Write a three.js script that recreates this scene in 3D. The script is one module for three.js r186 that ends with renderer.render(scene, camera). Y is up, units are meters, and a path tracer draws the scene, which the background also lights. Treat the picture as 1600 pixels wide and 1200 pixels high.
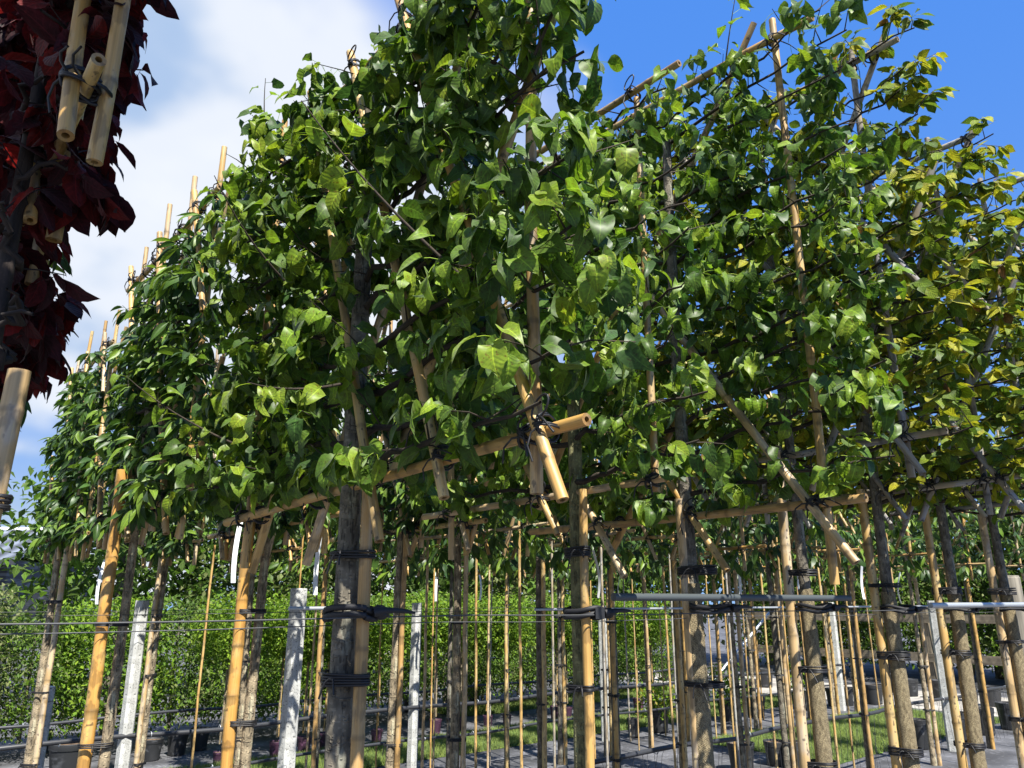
import * as THREE from 'three';
import { mergeGeometries } from 'three/addons/utils/BufferGeometryUtils.js';

// ------------------------------------------------------------------ camera, sky, sun, exposure
const scene = new THREE.Scene();
const EYE = 1.6, PITCH = 15.8 * Math.PI / 180;
const camera = new THREE.PerspectiveCamera(53.13, 4 / 3, 0.05, 600);
camera.position.set(0, EYE, 0);
camera.rotation.set(PITCH, 0, 0);
const renderer = new THREE.WebGLRenderer({ antialias: true });
renderer.toneMapping = THREE.LinearToneMapping;
renderer.toneMappingExposure = 2.3;
renderer.shadowMap.enabled = true;
const sun = new THREE.DirectionalLight(new THREE.Color(1, 0.955, 0.87), 5);
const SUN = new THREE.Vector3(0.28, 0.86, 0.41).normalize();
sun.position.copy(SUN).multiplyScalar(40); sun.target.position.set(0, 0, -6);
sun.castShadow = true; sun.shadow.mapSize.set(4096, 4096); sun.shadow.radius = 1;
Object.assign(sun.shadow.camera, { left: -22, right: 22, top: 22, bottom: -22, near: 1, far: 90 });
scene.add(sun); scene.add(sun.target);

// ------------------------------------------------------------------ numbers
function rng(seed) { let a = seed >>> 0; return () => { a = (a + 0x6d2b79f5) | 0; let t = Math.imul(a ^ (a >>> 15), 1 | a); t = (t + Math.imul(t ^ (t >>> 7), 61 | t)) ^ t; return ((t ^ (t >>> 14)) >>> 0) / 4294967296; }; }
const clamp = (x, a, b) => Math.min(b, Math.max(a, x)), lerp = (a, b, t) => a + (b - a) * t;
const smooth = (a, b, x) => { const t = clamp((x - a) / (b - a), 0, 1); return t * t * (3 - 2 * t); };
const hash = (i, j, k) => { let h = Math.imul(i, 374761393) + Math.imul(j, 668265263) + Math.imul(k, 2147483647 ^ 0x5bd1e995); h = Math.imul(h ^ (h >>> 13), 1274126177); return ((h ^ (h >>> 16)) >>> 0) / 4294967296; };
function noise2(x, y, px, py, k = 0) {           // tiles with period px, py
  const i = Math.floor(x), j = Math.floor(y), f = x - i, g = y - j, u = f * f * (3 - 2 * f), v = g * g * (3 - 2 * g);
  const m = (a, b) => hash(((a % px) + px) % px, ((b % py) + py) % py, k);
  return lerp(lerp(m(i, j), m(i + 1, j), u), lerp(m(i, j + 1), m(i + 1, j + 1), u), v);
}
function fbm(x, y, px, py, oct = 4, k = 0) { let s = 0, a = 0.5, t = 0; for (let o = 0; o < oct; o++) { s += a * noise2(x, y, px, py, k + o); t += a; x *= 2; y *= 2; px *= 2; py *= 2; a *= 0.5; } return s / t; }

// ------------------------------------------------------------------ sky: blue air, a bank of broken cloud to the left
{
  const W = 1536, H = 768, d = new Float32Array(W * H * 4);
  for (let j = 0; j < H; j++) for (let i = 0; i < W; i++) {
    const el = ((j + 0.5) / H - 0.5) * Math.PI, az = ((i + 0.5) / W - 0.5) * 2 * Math.PI;
    const y = Math.sin(el), c = Math.cos(el), x = c * Math.cos(az), z = c * Math.sin(az);
    const up = Math.max(y, 0), hz = Math.pow(1 - up, 3.2);
    let r = lerp(0.036, 0.15, hz), g = lerp(0.125, 0.255, hz), b = lerp(0.385, 0.44, hz);
    if (y > -0.02) {
      const q = 1 / (0.32 + up), u = x * q, v = z * q;
      const bank = smooth(0.25, -0.75, u * 0.9 + 0.15 * v);
      const f = fbm(u * 1.5 + 40.3, v * 1.5 + 21.7, 256, 256, 6, 3), f2 = fbm(u * 4 + 9.1, v * 4 + 3.3, 256, 256, 5, 17);
      const cov = smooth(0.56, 0.74, f * 0.75 + f2 * 0.16 + bank * 0.42 - 0.06);
      const wisp = 0.16 * smooth(0.62, 0.8, f2 * 0.6 + f * 0.4);
      const a = clamp(cov * 0.94 + wisp, 0, 1), lum = smooth(0.40, 0.60, 0.7 * f2 + 0.3 * f);
      r = lerp(r, lerp(0.20, 0.39, lum), a); g = lerp(g, lerp(0.265, 0.41, lum), a); b = lerp(b, lerp(0.37, 0.44, lum), a);
    }
    const o = (j * W + i) * 4; d[o] = r; d[o + 1] = g; d[o + 2] = b; d[o + 3] = 1;
  }
  const t = new THREE.DataTexture(d, W, H, THREE.RGBAFormat, THREE.FloatType);
  t.mapping = THREE.EquirectangularReflectionMapping; t.magFilter = THREE.LinearFilter; t.wrapS = THREE.RepeatWrapping; t.needsUpdate = true;
  scene.background = t; scene.environment = t;
}

// ------------------------------------------------------------------ the nursery's grid: n runs away to the right across the ranks, s runs along each screen towards the right front
const A = { n: [0.770, -0.638], s: [0.638, 0.770] }, TURN = Math.atan2(-0.770, 0.638);
const P = (n, s, y = 0) => new THREE.Vector3(A.n[0] * n + A.s[0] * s, y, A.n[1] * n + A.s[1] * s);
const V = (x, y, z) => new THREE.Vector3(x, y, z);
const nOnRank = (b, s) => s * (0.638 + 0.770 * b) / (0.638 * b - 0.770);       // where bearing b (right / ahead) meets a rank

// ------------------------------------------------------------------ names and labels
const taken = new Map();
function numbered(n) { const k = taken.get(n) ?? 0; taken.set(n, k + 1); return k ? `${n}_${String(k).padStart(3, '0')}` : n; }
function shade(o) { o.castShadow = true; o.receiveShadow = true; return o; }
function thing(name, label, category, pos, turn = 0, group) {
  const o = new THREE.Group(); o.name = numbered(name); o.position.copy(pos); o.rotation.y = turn; scene.add(o);
  o.userData = { label, category }; if (group) o.userData.group = group; return o;
}
function part(name, geo, mat, parent, label) { const m = shade(new THREE.Mesh(geo, mat)); m.name = name; parent.add(m); if (label) m.userData.label = label; return m; }
function structure(name, geo, mat) { const m = shade(new THREE.Mesh(geo, mat)); m.name = numbered(name); m.userData = { kind: 'structure', label: STRUCT[name] ?? name, category: name.replace(/_/g, ' ') }; scene.add(m); return m; }
const STRUCT = { ground: 'dark grey woven weed mat covering the nursery ground', grass_strip: 'strip of bright mown grass between the weed mats', road: 'pale concrete road beyond the tree ranks', grass_patch: 'patch of short grass with small white flowers beside the mat' };
const ORD = ['first', 'second', 'third', 'fourth', 'fifth', 'sixth', 'seventh', 'eighth', 'ninth', 'tenth', 'eleventh', 'twelfth', 'thirteenth', 'fourteenth', 'fifteenth', 'sixteenth', 'seventeenth', 'eighteenth', 'nineteenth', 'twentieth'];

// ------------------------------------------------------------------ textures and materials
function tex(w, h, fn, srgb = true) {
  const d = new Uint8Array(w * h * 4);
  for (let j = 0; j < h; j++) for (let i = 0; i < w; i++) { const c = fn(i / w, j / h, i, j), o = (j * w + i) * 4; for (let k = 0; k < 3; k++) d[o + k] = clamp((c.length ? c[k] : c) * 255, 0, 255); d[o + 3] = 255; }
  const t = new THREE.DataTexture(d, w, h); t.magFilter = THREE.LinearFilter; t.minFilter = THREE.LinearMipmapLinearFilter; t.generateMipmaps = true;
  t.wrapS = t.wrapT = THREE.RepeatWrapping; if (srgb) t.colorSpace = THREE.SRGBColorSpace; t.needsUpdate = true; return t;
}
const lin = (r, g, b) => new THREE.Color().setRGB(r, g, b);
const std = (o) => new THREE.MeshStandardMaterial(o);
const T = {};
T.bamboo = tex(128, 512, (u, v) => {
  const streak = fbm(u * 40, v * 3, 40, 3, 3, 5), blot = fbm(u * 3, v * 6, 3, 6, 4, 9), spot = smooth(0.70, 0.80, fbm(u * 12, v * 40, 12, 40, 2, 31)) * smooth(0.5, 0.62, blot);
  const stain = smooth(0.56, 0.66, fbm(u * 4 + 7, v * 9 + 3, 4, 9, 5, 37)), k = 0.80 + 0.18 * streak + 0.26 * (blot - 0.5) - 0.34 * spot - 0.16 * stain, w = smooth(0.42, 0.66, blot);
  return [k * lerp(1, 0.93, w), k * lerp(0.985, 0.985, w), k * lerp(0.93, 1.12, w)];
});
T.bark = tex(256, 256, (u, v) => {
  const f = fbm(u * 8, v * 8, 8, 8, 5, 41), l = smooth(0.66, 0.74, fbm(u * 18, v * 48, 18, 48, 2, 47)), lich = smooth(0.60, 0.68, fbm(u * 5, v * 5, 5, 5, 4, 51)), c = smooth(0.62, 0.7, fbm(u * 30, v * 10, 30, 10, 3, 57));
  const k = 0.42 + 0.5 * f - 0.18 * c + 0.12 * l; return [k * lerp(1, 1.12, lich), k * lerp(0.97, 1.14, lich), k * lerp(0.90, 1.08, lich)];
});
T.barkBump = tex(256, 256, (u, v) => 0.5 * fbm(u * 10, v * 10, 10, 10, 5, 61) + 0.5 * smooth(0.6, 0.75, fbm(u * 14, v * 40, 14, 40, 3, 63)), false);
T.hessian = tex(256, 256, (u, v, i, j) => {
  const a = Math.sin((u * 22 + Math.floor(v * 44) * 0.5) * Math.PI * 2), b = Math.sin(v * 44 * Math.PI * 2), f = fbm(u * 12, v * 12, 12, 12, 4, 71), h = hash(i >> 2, j >> 2, 5);
  const k = 0.74 + 0.22 * a * Math.abs(b) + 0.4 * (f - 0.5) + 0.34 * (h - 0.5); return [k, k * 0.965, k * 0.88];
});
T.hessianBump = tex(256, 256, (u, v, i, j) => 0.5 + 0.28 * Math.sin((u * 22 + Math.floor(v * 44) * 0.5) * Math.PI * 2) * Math.abs(Math.sin(v * 44 * Math.PI)) + 0.3 * (hash(i >> 1, j >> 2, 9) - 0.5), false);
const veinTex = (n, ang, strength, wrinkle) => tex(128, 192, (u, v) => {
  const x = (u - 0.5) * 2, mid = Math.exp(-(x * x) / 0.0016), t = (v - Math.abs(x) * ang) * n, q = Math.abs(t - Math.round(t)), vein = Math.exp(-(q * q) / 0.006) * (1 - mid);
  const f = fbm(u * 7, v * 9, 7, 9, 4, 83), spot = smooth(0.73, 0.79, fbm(u * 11 + n, v * 16, 11, 16, 2, 89)), k = (0.70 + 0.2 * (f - 0.5) * wrinkle + 0.26 * mid + strength * vein) * (1 - 0.32 * spot); return [k + 0.05 * mid + 0.14 * spot, k + 0.02 * vein, k];
});
T.pearLeaf = veinTex(7, 0.22, 0.07, 1.4); T.beechLeaf = veinTex(9, 0.3, 0.15, 1.6); T.plumLeaf = veinTex(7, 0.28, 0.10, 2.2); T.laurelLeaf = veinTex(9, 0.12, 0.04, 1);
T.beechBump = tex(128, 192, (u, v) => { const x = (u - 0.5) * 2, t = (v - Math.abs(x) * 0.3) * 9, q = t - Math.round(t); return 1 - Math.abs(q) * 1.8; }, false);
T.leafBump = tex(128, 192, (u, v) => { const x = (u - 0.5) * 2, t = (v - Math.abs(x) * 0.24) * 7, q = Math.abs(t - Math.round(t)); return 0.35 * fbm(u * 6, v * 8, 6, 8, 3, 97) + 0.5 * Math.min(1, q * 2) + 0.2 * Math.min(1, Math.abs(x) * 5); }, false);
T.mat = tex(512, 512, (u, v, i, j) => { const f = fbm(u * 6, v * 6, 6, 6, 6, 101), w = ((i % 6) < 3) ^ ((j % 6) < 3) ? 0.05 : -0.05, g = (i % 64 < 2) ? 0.10 : 0, s = smooth(0.62, 0.72, fbm(u * 40, v * 40, 40, 40, 3, 107)); const k = 0.50 + 0.5 * (f - 0.5) + w + g + 0.14 * s; return [k, k * 1.0, k * 1.02]; });
T.grass = tex(256, 256, (u, v) => { const f = fbm(u * 10, v * 10, 10, 10, 5, 113), g = fbm(u * 3, v * 3, 3, 3, 3, 117), k = 0.45 + 0.6 * f; return [k * lerp(0.75, 1.1, g), k, k * 0.6]; });
T.concrete = tex(256, 256, (u, v) => { const f = fbm(u * 8, v * 8, 8, 8, 5, 121), p = smooth(0.70, 0.78, fbm(u * 50, v * 50, 50, 50, 2, 127)), k = 0.80 + 0.3 * (f - 0.5) - 0.3 * p; return [k, k, k * 0.985]; });
T.timber = tex(128, 512, (u, v) => { const g = fbm(u * 26 + 0.6 * fbm(u * 3, v * 3, 3, 3, 3, 135), v * 2, 26, 2, 4, 131), f = fbm(u * 4, v * 6, 4, 6, 4, 139), k = 0.55 + 0.45 * (g - 0.5) + 0.3 * (f - 0.5) + 0.1; return [k, k * 0.97, k * 0.92]; });
T.plastic = tex(256, 256, (u, v) => { const f = fbm(u * 6, v * 6, 6, 6, 5, 143), s = smooth(0.62, 0.75, fbm(u * 8, v * 30, 8, 30, 3, 147)); const k = 0.52 + 0.3 * (f - 0.5) + 0.35 * s; return [k, k, k]; });
T.roof = tex(256, 64, (u, v) => { const k = 0.62 + 0.16 * Math.sin(u * 24 * Math.PI * 2) + 0.2 * (fbm(u * 8, v * 8, 8, 8, 3, 151) - 0.5); return [k, k * 1.02, k * 1.06]; });
const rep = (t, x, y) => { const c = t.clone(); c.repeat.set(x, y); c.needsUpdate = true; return c; };

const M = {
  bamboo: [lin(0.66, 0.41, 0.135), lin(0.70, 0.46, 0.175), lin(0.58, 0.37, 0.15), lin(0.68, 0.49, 0.27)].map((color) => new THREE.MeshPhysicalMaterial({ color, map: T.bamboo, roughness: 0.55, clearcoat: 0.25, clearcoatRoughness: 0.4, vertexColors: true })),
  bambooOrange: new THREE.MeshPhysicalMaterial({ color: lin(0.74, 0.42, 0.115), map: T.bamboo, roughness: 0.5, clearcoat: 0.3, clearcoatRoughness: 0.35, vertexColors: true }),
  bambooGrey: [lin(0.44, 0.38, 0.30), lin(0.50, 0.44, 0.35), lin(0.38, 0.34, 0.29)].map((color) => std({ color, map: T.bamboo, roughness: 0.75, vertexColors: true })),
  bark: std({ color: lin(0.33, 0.31, 0.275), map: T.bark, bumpMap: T.barkBump, bumpScale: 0.006, roughness: 0.95 }),
  barkMoss: std({ color: lin(0.40, 0.40, 0.22), map: T.bark, bumpMap: T.barkBump, bumpScale: 0.006, roughness: 0.95 }),
  barkPale: std({ color: lin(0.58, 0.50, 0.38), map: T.bark, bumpMap: T.barkBump, bumpScale: 0.008, roughness: 0.95 }),
  twig: std({ color: lin(0.085, 0.065, 0.05), map: T.bark, roughness: 0.9 }),
  plumBark: std({ color: lin(0.05, 0.036, 0.032), map: T.bark, roughness: 0.9 }),
  twigGreen: std({ color: lin(0.24, 0.26, 0.08), roughness: 0.7 }),
  hessian: std({ color: lin(0.66, 0.57, 0.40), map: T.hessian, bumpMap: T.hessianBump, bumpScale: 0.012, roughness: 1 }),
  tie: std({ color: lin(0.012, 0.012, 0.014), roughness: 0.5 }),
  strap: std({ color: lin(0.014, 0.014, 0.017), roughness: 0.62 }),
  wire: std({ color: lin(0.09, 0.092, 0.095), roughness: 0.6, metalness: 0.4 }),
  galv: std({ color: lin(0.50, 0.53, 0.56), roughness: 0.42, metalness: 0.55 }),
  pipeGrey: std({ color: lin(0.06, 0.07, 0.073), roughness: 0.5 }),
  pipeBlack: std({ color: lin(0.035, 0.037, 0.042), roughness: 0.4 }),
  post: std({ color: lin(0.76, 0.77, 0.76), map: rep(T.concrete, 3.7, 3.7), bumpMap: rep(T.concrete, 3.7, 3.7), bumpScale: 0.002, roughness: 0.9 }),
  timber: std({ color: lin(0.42, 0.37, 0.29), map: T.timber, bumpMap: T.timber, bumpScale: 0.004, roughness: 0.9 }),
  timberPale: std({ color: lin(0.55, 0.53, 0.47), map: T.timber, bumpMap: T.timber, bumpScale: 0.004, roughness: 0.9 }),
  potBlack: std({ color: lin(0.10, 0.105, 0.115), map: T.plastic, roughness: 0.55, side: THREE.DoubleSide }),
  potPurple: std({ color: lin(0.20, 0.085, 0.17), map: T.plastic, roughness: 0.5, side: THREE.DoubleSide }),
  soil: std({ color: lin(0.30, 0.20, 0.13), map: T.bark, roughness: 1 }),
  label: std({ color: lin(0.78, 0.80, 0.82), roughness: 0.6, side: THREE.DoubleSide }),
  white: std({ color: lin(0.8, 0.8, 0.8), roughness: 0.6 }),
};
function leafMats(map, bump, scale, tints, coat, through) {
  const mk = (color, vc) => new THREE.MeshPhysicalMaterial({ color, map, bumpMap: bump, bumpScale: scale, roughness: 1, clearcoat: coat, clearcoatRoughness: 0.42, specularIntensity: 0.2, transmission: through, thickness: 0, side: THREE.DoubleSide, vertexColors: vc });
  return { tints, each: tints.map((t) => mk(lin(...t), false)), mass: mk(lin(1, 1, 1), true) };
}

// ------------------------------------------------------------------ geometry helpers
const UP = V(0, 1, 0);
function tube(pts, rad, k = 8, opt = {}) {
  const n = pts.length, pos = [], nor = [], uv = [], col = [], idx = [];
  let t0 = opt.dir ?? pts[1].clone().sub(pts[0]).normalize(), u = Math.abs(t0.y) < 0.9 ? UP.clone().cross(t0).normalize() : V(1, 0, 0).cross(t0).normalize(), L = 0;
  for (let i = 0; i < n; i++) {
    const t = opt.dir ? opt.dir.clone() : pts[Math.min(i + 1, n - 1)].clone().sub(pts[Math.max(i - 1, 0)]).normalize();
    u.sub(t.clone().multiplyScalar(u.dot(t))).normalize(); const w = t.clone().cross(u);
    if (i) L += pts[i].distanceTo(pts[i - 1]);
    for (let j = 0; j <= k; j++) {
      const a = j / k * Math.PI * 2, d = u.clone().multiplyScalar(Math.cos(a)).addScaledVector(w, Math.sin(a)), r = (rad.length ? rad[i] : rad) * (opt.bump ? opt.bump(a, L, i) : 1);
      pos.push(pts[i].x + d.x * r, pts[i].y + d.y * r, pts[i].z + d.z * r); nor.push(d.x, d.y, d.z); uv.push(j / k * (opt.ur ?? 1) + (opt.u0 ?? 0), L * (opt.vr ?? 1) + (opt.v0 ?? 0));
      if (opt.color) col.push(...opt.color(L, i, a));
    }
  }
  const row = k + 1;
  for (let i = 0; i < n - 1; i++) for (let j = 0; j < k; j++) { const a = i * row + j; idx.push(a, a + 1, a + row, a + 1, a + row + 1, a + row); }
  if (opt.cap) for (const e of [0, n - 1]) {
    const c = pos.length / 3, t = pts[e].clone().sub(pts[e ? e - 1 : 1]).normalize(); pos.push(pts[e].x, pts[e].y, pts[e].z); nor.push(t.x, t.y, t.z); uv.push(0.5, L); if (opt.color) col.push(...opt.color(e ? L : 0, e, 0));
    const b = c + 1; for (let j = 0; j <= k; j++) { const o = (e * row + j) * 3; pos.push(pos[o], pos[o + 1], pos[o + 2]); nor.push(t.x, t.y, t.z); uv.push(0.5, L); if (opt.color) col.push(...opt.color(e ? L : 0, e, 0)); }
    for (let j = 0; j < k; j++) e ? idx.push(c, b + j, b + j + 1) : idx.push(c, b + j + 1, b + j);
  }
  const g = new THREE.BufferGeometry();
  g.setAttribute('position', new THREE.Float32BufferAttribute(pos, 3)); g.setAttribute('normal', new THREE.Float32BufferAttribute(nor, 3)); g.setAttribute('uv', new THREE.Float32BufferAttribute(uv, 2));
  if (opt.color) g.setAttribute('color', new THREE.Float32BufferAttribute(col, 3));
  g.setIndex(idx); if (opt.bump || opt.dir) { g.computeVertexNormals(); const q = g.attributes.normal; for (let i = 0; i < n; i++) { const a = i * row, b = a + k, m = V(q.getX(a) + q.getX(b), q.getY(a) + q.getY(b), q.getZ(a) + q.getZ(b)).normalize(); q.setXYZ(a, m.x, m.y, m.z); q.setXYZ(b, m.x, m.y, m.z); } } return g;
}
// a bamboo cane: swollen nodes with a dark ring, slight bow, hollow sawn ends
function cane(a, b, r, R, k = 12) {
  const L = a.distanceTo(b), inter = 0.20 + 0.16 * R(), first = R() * inter, nodes = []; for (let x = first + 0.03; x < L - 0.02; x += inter * (0.85 + 0.3 * R())) nodes.push(x);
  const at = new Set([0, L]); for (const x of nodes) for (const d of [-0.022, -0.008, -0.0025, 0.003, 0.010]) if (x + d > 0.004 && x + d < L - 0.004) at.add(x + d); for (let x = 0.1; x < L; x += 0.16) at.add(x);
  const xs = [...at].sort((p, q) => p - q), dir = b.clone().sub(a).normalize(), side = Math.abs(dir.y) < 0.9 ? UP.clone().cross(dir).normalize() : V(1, 0, 0).cross(dir).normalize(), side2 = dir.clone().cross(side);
  const bow = (R() - 0.5) * 0.012 * L, bow2 = (R() - 0.5) * 0.012 * L, ph = R() * 6, zig = R() * 0.0022;
  const near = (x) => { let m = 9, m1 = 0; for (const q of nodes) { const d = x - q; if (Math.abs(d) < Math.abs(m)) { m = d; m1 = q; } } return m; };
  const pts = [], rad = [];
  const put = (x, rr) => { const t = x / L; pts.push(a.clone().addScaledVector(dir, x).addScaledVector(side, bow * 4 * t * (1 - t) + zig * Math.sin(x * 9 + ph)).addScaledVector(side2, bow2 * 4 * t * (1 - t))); rad.push(rr); };
  const radius = (x) => { const d = near(x), tp = 1.06 - 0.12 * x / L; return r * tp * (1 + 0.10 * Math.exp(-d * d / 0.00005) - 0.05 * Math.exp(-(d - 0.006) * (d - 0.006) / 0.00001)); };
  const RA = radius(0), RB = radius(L); put(0.035, r * 0.5); put(0, r * 0.5); put(0, r * 0.5); put(0, RA); for (const x of xs) put(x, radius(x)); put(L, RB); put(L, r * 0.45); put(L, r * 0.45); put(L - 0.035, r * 0.45);
  const last = pts.length - 1;
  return tube(pts, rad, k, { dir, ur: 1, vr: 1.7, u0: R(), v0: R() * 3, color: (x, i) => {
    if (i < 4 || i > last - 4) return [0.55, 0.5, 0.42];
    const d = near(xs[i - 4]), m = Math.abs(d) < 0.004 ? 0.58 : Math.abs(d) < 0.012 ? 0.88 : 1; return [m, m * 0.97, m * 0.92];
  } });
}
function bez(a, b, c, n) { const o = []; for (let i = 0; i <= n; i++) { const t = i / n; o.push(a.clone().multiplyScalar((1 - t) * (1 - t)).addScaledVector(b, 2 * t * (1 - t)).addScaledVector(c, t * t)); } return o; }
// strands of black tie round two upright poles (their axes at (0,0) and (dx,dz), radii r1, r2)
function tieLoop(dx, dz, r1, r2, y, strands, R, thick = 0.0032) {
  const all = [], g = [];
  for (let i = 0; i < 22; i++) { const a = i / 22 * Math.PI * 2; all.push([Math.cos(a) * r1, Math.sin(a) * r1], [dx + Math.cos(a) * r2, dz + Math.sin(a) * r2]); }
  all.sort((p, q) => p[0] - q[0] || p[1] - q[1]);
  const half = (ps) => { const h = []; for (const p of ps) { while (h.length > 1 && (h[h.length - 1][0] - h[h.length - 2][0]) * (p[1] - h[h.length - 2][1]) - (h[h.length - 1][1] - h[h.length - 2][1]) * (p[0] - h[h.length - 2][0]) <= 0) h.pop(); h.push(p); } h.pop(); return h; };
  const hull = [...half(all), ...half([...all].reverse())], cx = dx / 2, cz = dz / 2;
  for (let s = 0; s < strands; s++) {
    const yy = y + (s - strands / 2) * thick * 1.9, tilt = (R() - 0.5) * 0.10, e = thick * (0.6 + 0.5 * R()), pts = hull.map(([x, z]) => { const l = Math.hypot(x - cx, z - cz); return V(x + (x - cx) / l * e, yy + (x - cx) * tilt, z + (z - cz) / l * e); }); pts.push(pts[0].clone(), pts[1].clone());
    g.push(tube(pts, thick, 5));
  }
  const k = V(cx + 0.5 * r1, y, Math.max(r1, r2) + 0.006);
  for (const q of [[0.03, -0.03], [-0.025, -0.035]]) g.push(tube(bez(k, k.clone().add(V(q[0] * 0.6, 0.012, 0.012)), k.clone().add(V(q[0] * (0.6 + R()), q[1] * (0.6 + R()), 0.014)), 4), thick * 0.8, 5));
  return mergeGeometries(g);
}
const farTie = mergeGeometries([1, -1].map((q) => { const pts = []; for (let i = 0; i <= 8; i++) { const a = i / 8 * Math.PI * 2; pts.push(V(Math.cos(a) * 0.017 * q, Math.cos(a) * 0.017, Math.sin(a) * 0.028)); } return tube(pts, 0.0035, 3); }));
const crossTies = [0, 1, 2].map((v) => {
  const R = rng(900 + v), g = [];
  for (const s of [1, -1]) for (let q = 0; q < 2; q++) { const pts = []; for (let i = 0; i <= 12; i++) { const a = i / 12 * Math.PI * 2; pts.push(V(Math.cos(a) * 0.0165 * s + Math.sin(a) * 0.004, Math.cos(a) * 0.0165 + (q - 0.5) * 0.006, Math.sin(a) * 0.028)); } g.push(tube(pts, 0.0027, 4)); }
  for (let q = 0; q < 2; q++) g.push(tube(bez(V(0.012, -0.004, 0.02), V(0.03 * (q ? -1 : 1), 0.005, 0.045), V(0.045 * (q ? -1 : 1) * (0.4 + R()), -0.05 * R() - 0.01, 0.03), 3), 0.0022, 4));
  if (v === 1) { const pts = []; for (let i = 0; i <= 14; i++) { const a = i / 14 * Math.PI * 2; pts.push(V(0.03 + Math.cos(a) * 0.026, 0.012 + Math.sin(a) * 0.015, 0.03)); } g.push(tube(pts, 0.0022, 5)); }
  return mergeGeometries(g);
});

// ------------------------------------------------------------------ leaves: y is the upper face, z runs from the stalk's foot to the tip
function leafGeo(o, R, rows, across, round = false) {
  const L = o.L, pl = o.stalk, pos = [], uv = [], idx = [], half = across >> 1, curve = o.curve * (0.4 + 1.2 * R()), fold = o.fold * (0.3 + 1.3 * R()), twist = (R() - 0.5) * o.twist, wp = R() * 6, wa = o.wave * (0.3 + R()), bend = (R() - 0.5) * 0.5;
  let y = 0, z = 0, x0 = 0, ang = 0.35;
  const sp = [[0, 0, 0]]; const sn = 3;
  for (let i = 1; i <= sn; i++) { ang -= 0.25; z += pl / sn * Math.cos(ang); y += pl / sn * Math.sin(ang); sp.push([0, y, z]); }
  for (let i = 0; i <= rows; i++) {
    const t = i / rows, w = o.shape(t) * o.W * (1 + (o.serrate ? (i % 2 ? 0.05 : -0.04) : 0)), tw = twist * t;
    for (let j = 0; j < across; j++) {
      const u = (j - half) / half, a = Math.abs(u), xx = u * w * Math.cos(fold), yy = a * a * w * Math.sin(fold) + wa * L * a * a * Math.sin(t * 9 + wp + (u > 0 ? 1.3 : 0)) ;
      pos.push(x0 + xx * Math.cos(tw) - yy * Math.sin(tw), y + yy * Math.cos(tw) + xx * Math.sin(tw), z); uv.push(0.5 + u * 0.49, t);
    }
    ang -= curve / rows; z += L / rows * Math.cos(ang); y += L / rows * Math.sin(ang); x0 += bend * L / rows * t;
  }
  for (let i = 0; i < rows; i++) for (let j = 0; j < across - 1; j++) { const a = i * across + j; idx.push(a, a + across, a + 1, a + 1, a + across, a + across + 1); }
  const b = pos.length / 3, sr = o.stalkR;
  if (round) {
    for (let i = 0; i <= sn; i++) { const q = sp[i]; for (let k = 0; k < 3; k++) { const a = k / 3 * Math.PI * 2; pos.push(q[0] + Math.cos(a) * sr, q[1] + Math.sin(a) * sr, q[2]); uv.push(0.5, 0.02 + i * 0.01); } }
    for (let i = 0; i < sn; i++) for (let k = 0; k < 3; k++) { const a = b + i * 3 + k, c = b + i * 3 + (k + 1) % 3; idx.push(a, c, a + 3, c, c + 3, a + 3); }
  } else { for (const i of [0, sn]) { const q = sp[i]; for (const k of [-1, 1]) { pos.push(k * sr, q[1], q[2]); uv.push(0.5, 0.02); } } idx.push(b, b + 2, b + 1, b + 1, b + 2, b + 3); }
  const g = new THREE.BufferGeometry(); g.setAttribute('position', new THREE.Float32BufferAttribute(pos, 3)); g.setAttribute('uv', new THREE.Float32BufferAttribute(uv, 2)); g.setIndex(idx); g.computeVertexNormals(); return g;
}
const ovate = (t) => Math.pow(Math.sin(Math.PI * Math.pow(t, 0.84)), 0.72) * (1 - 0.12 * t) * 1.05 + (t < 0.99 ? 0.01 : 0);
const obovate = (t) => Math.pow(Math.sin(Math.PI * Math.pow(t, 1.12)), 0.8) + (t < 0.99 ? 0.02 : 0);
const elliptic = (t) => Math.pow(Math.sin(Math.PI * Math.pow(t, 0.9)), 0.9) + (t < 0.99 ? 0.02 : 0);
const lance = (t) => Math.pow(Math.sin(Math.PI * Math.pow(t, 0.85)), 1.05) + (t < 0.99 ? 0.02 : 0);
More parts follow.
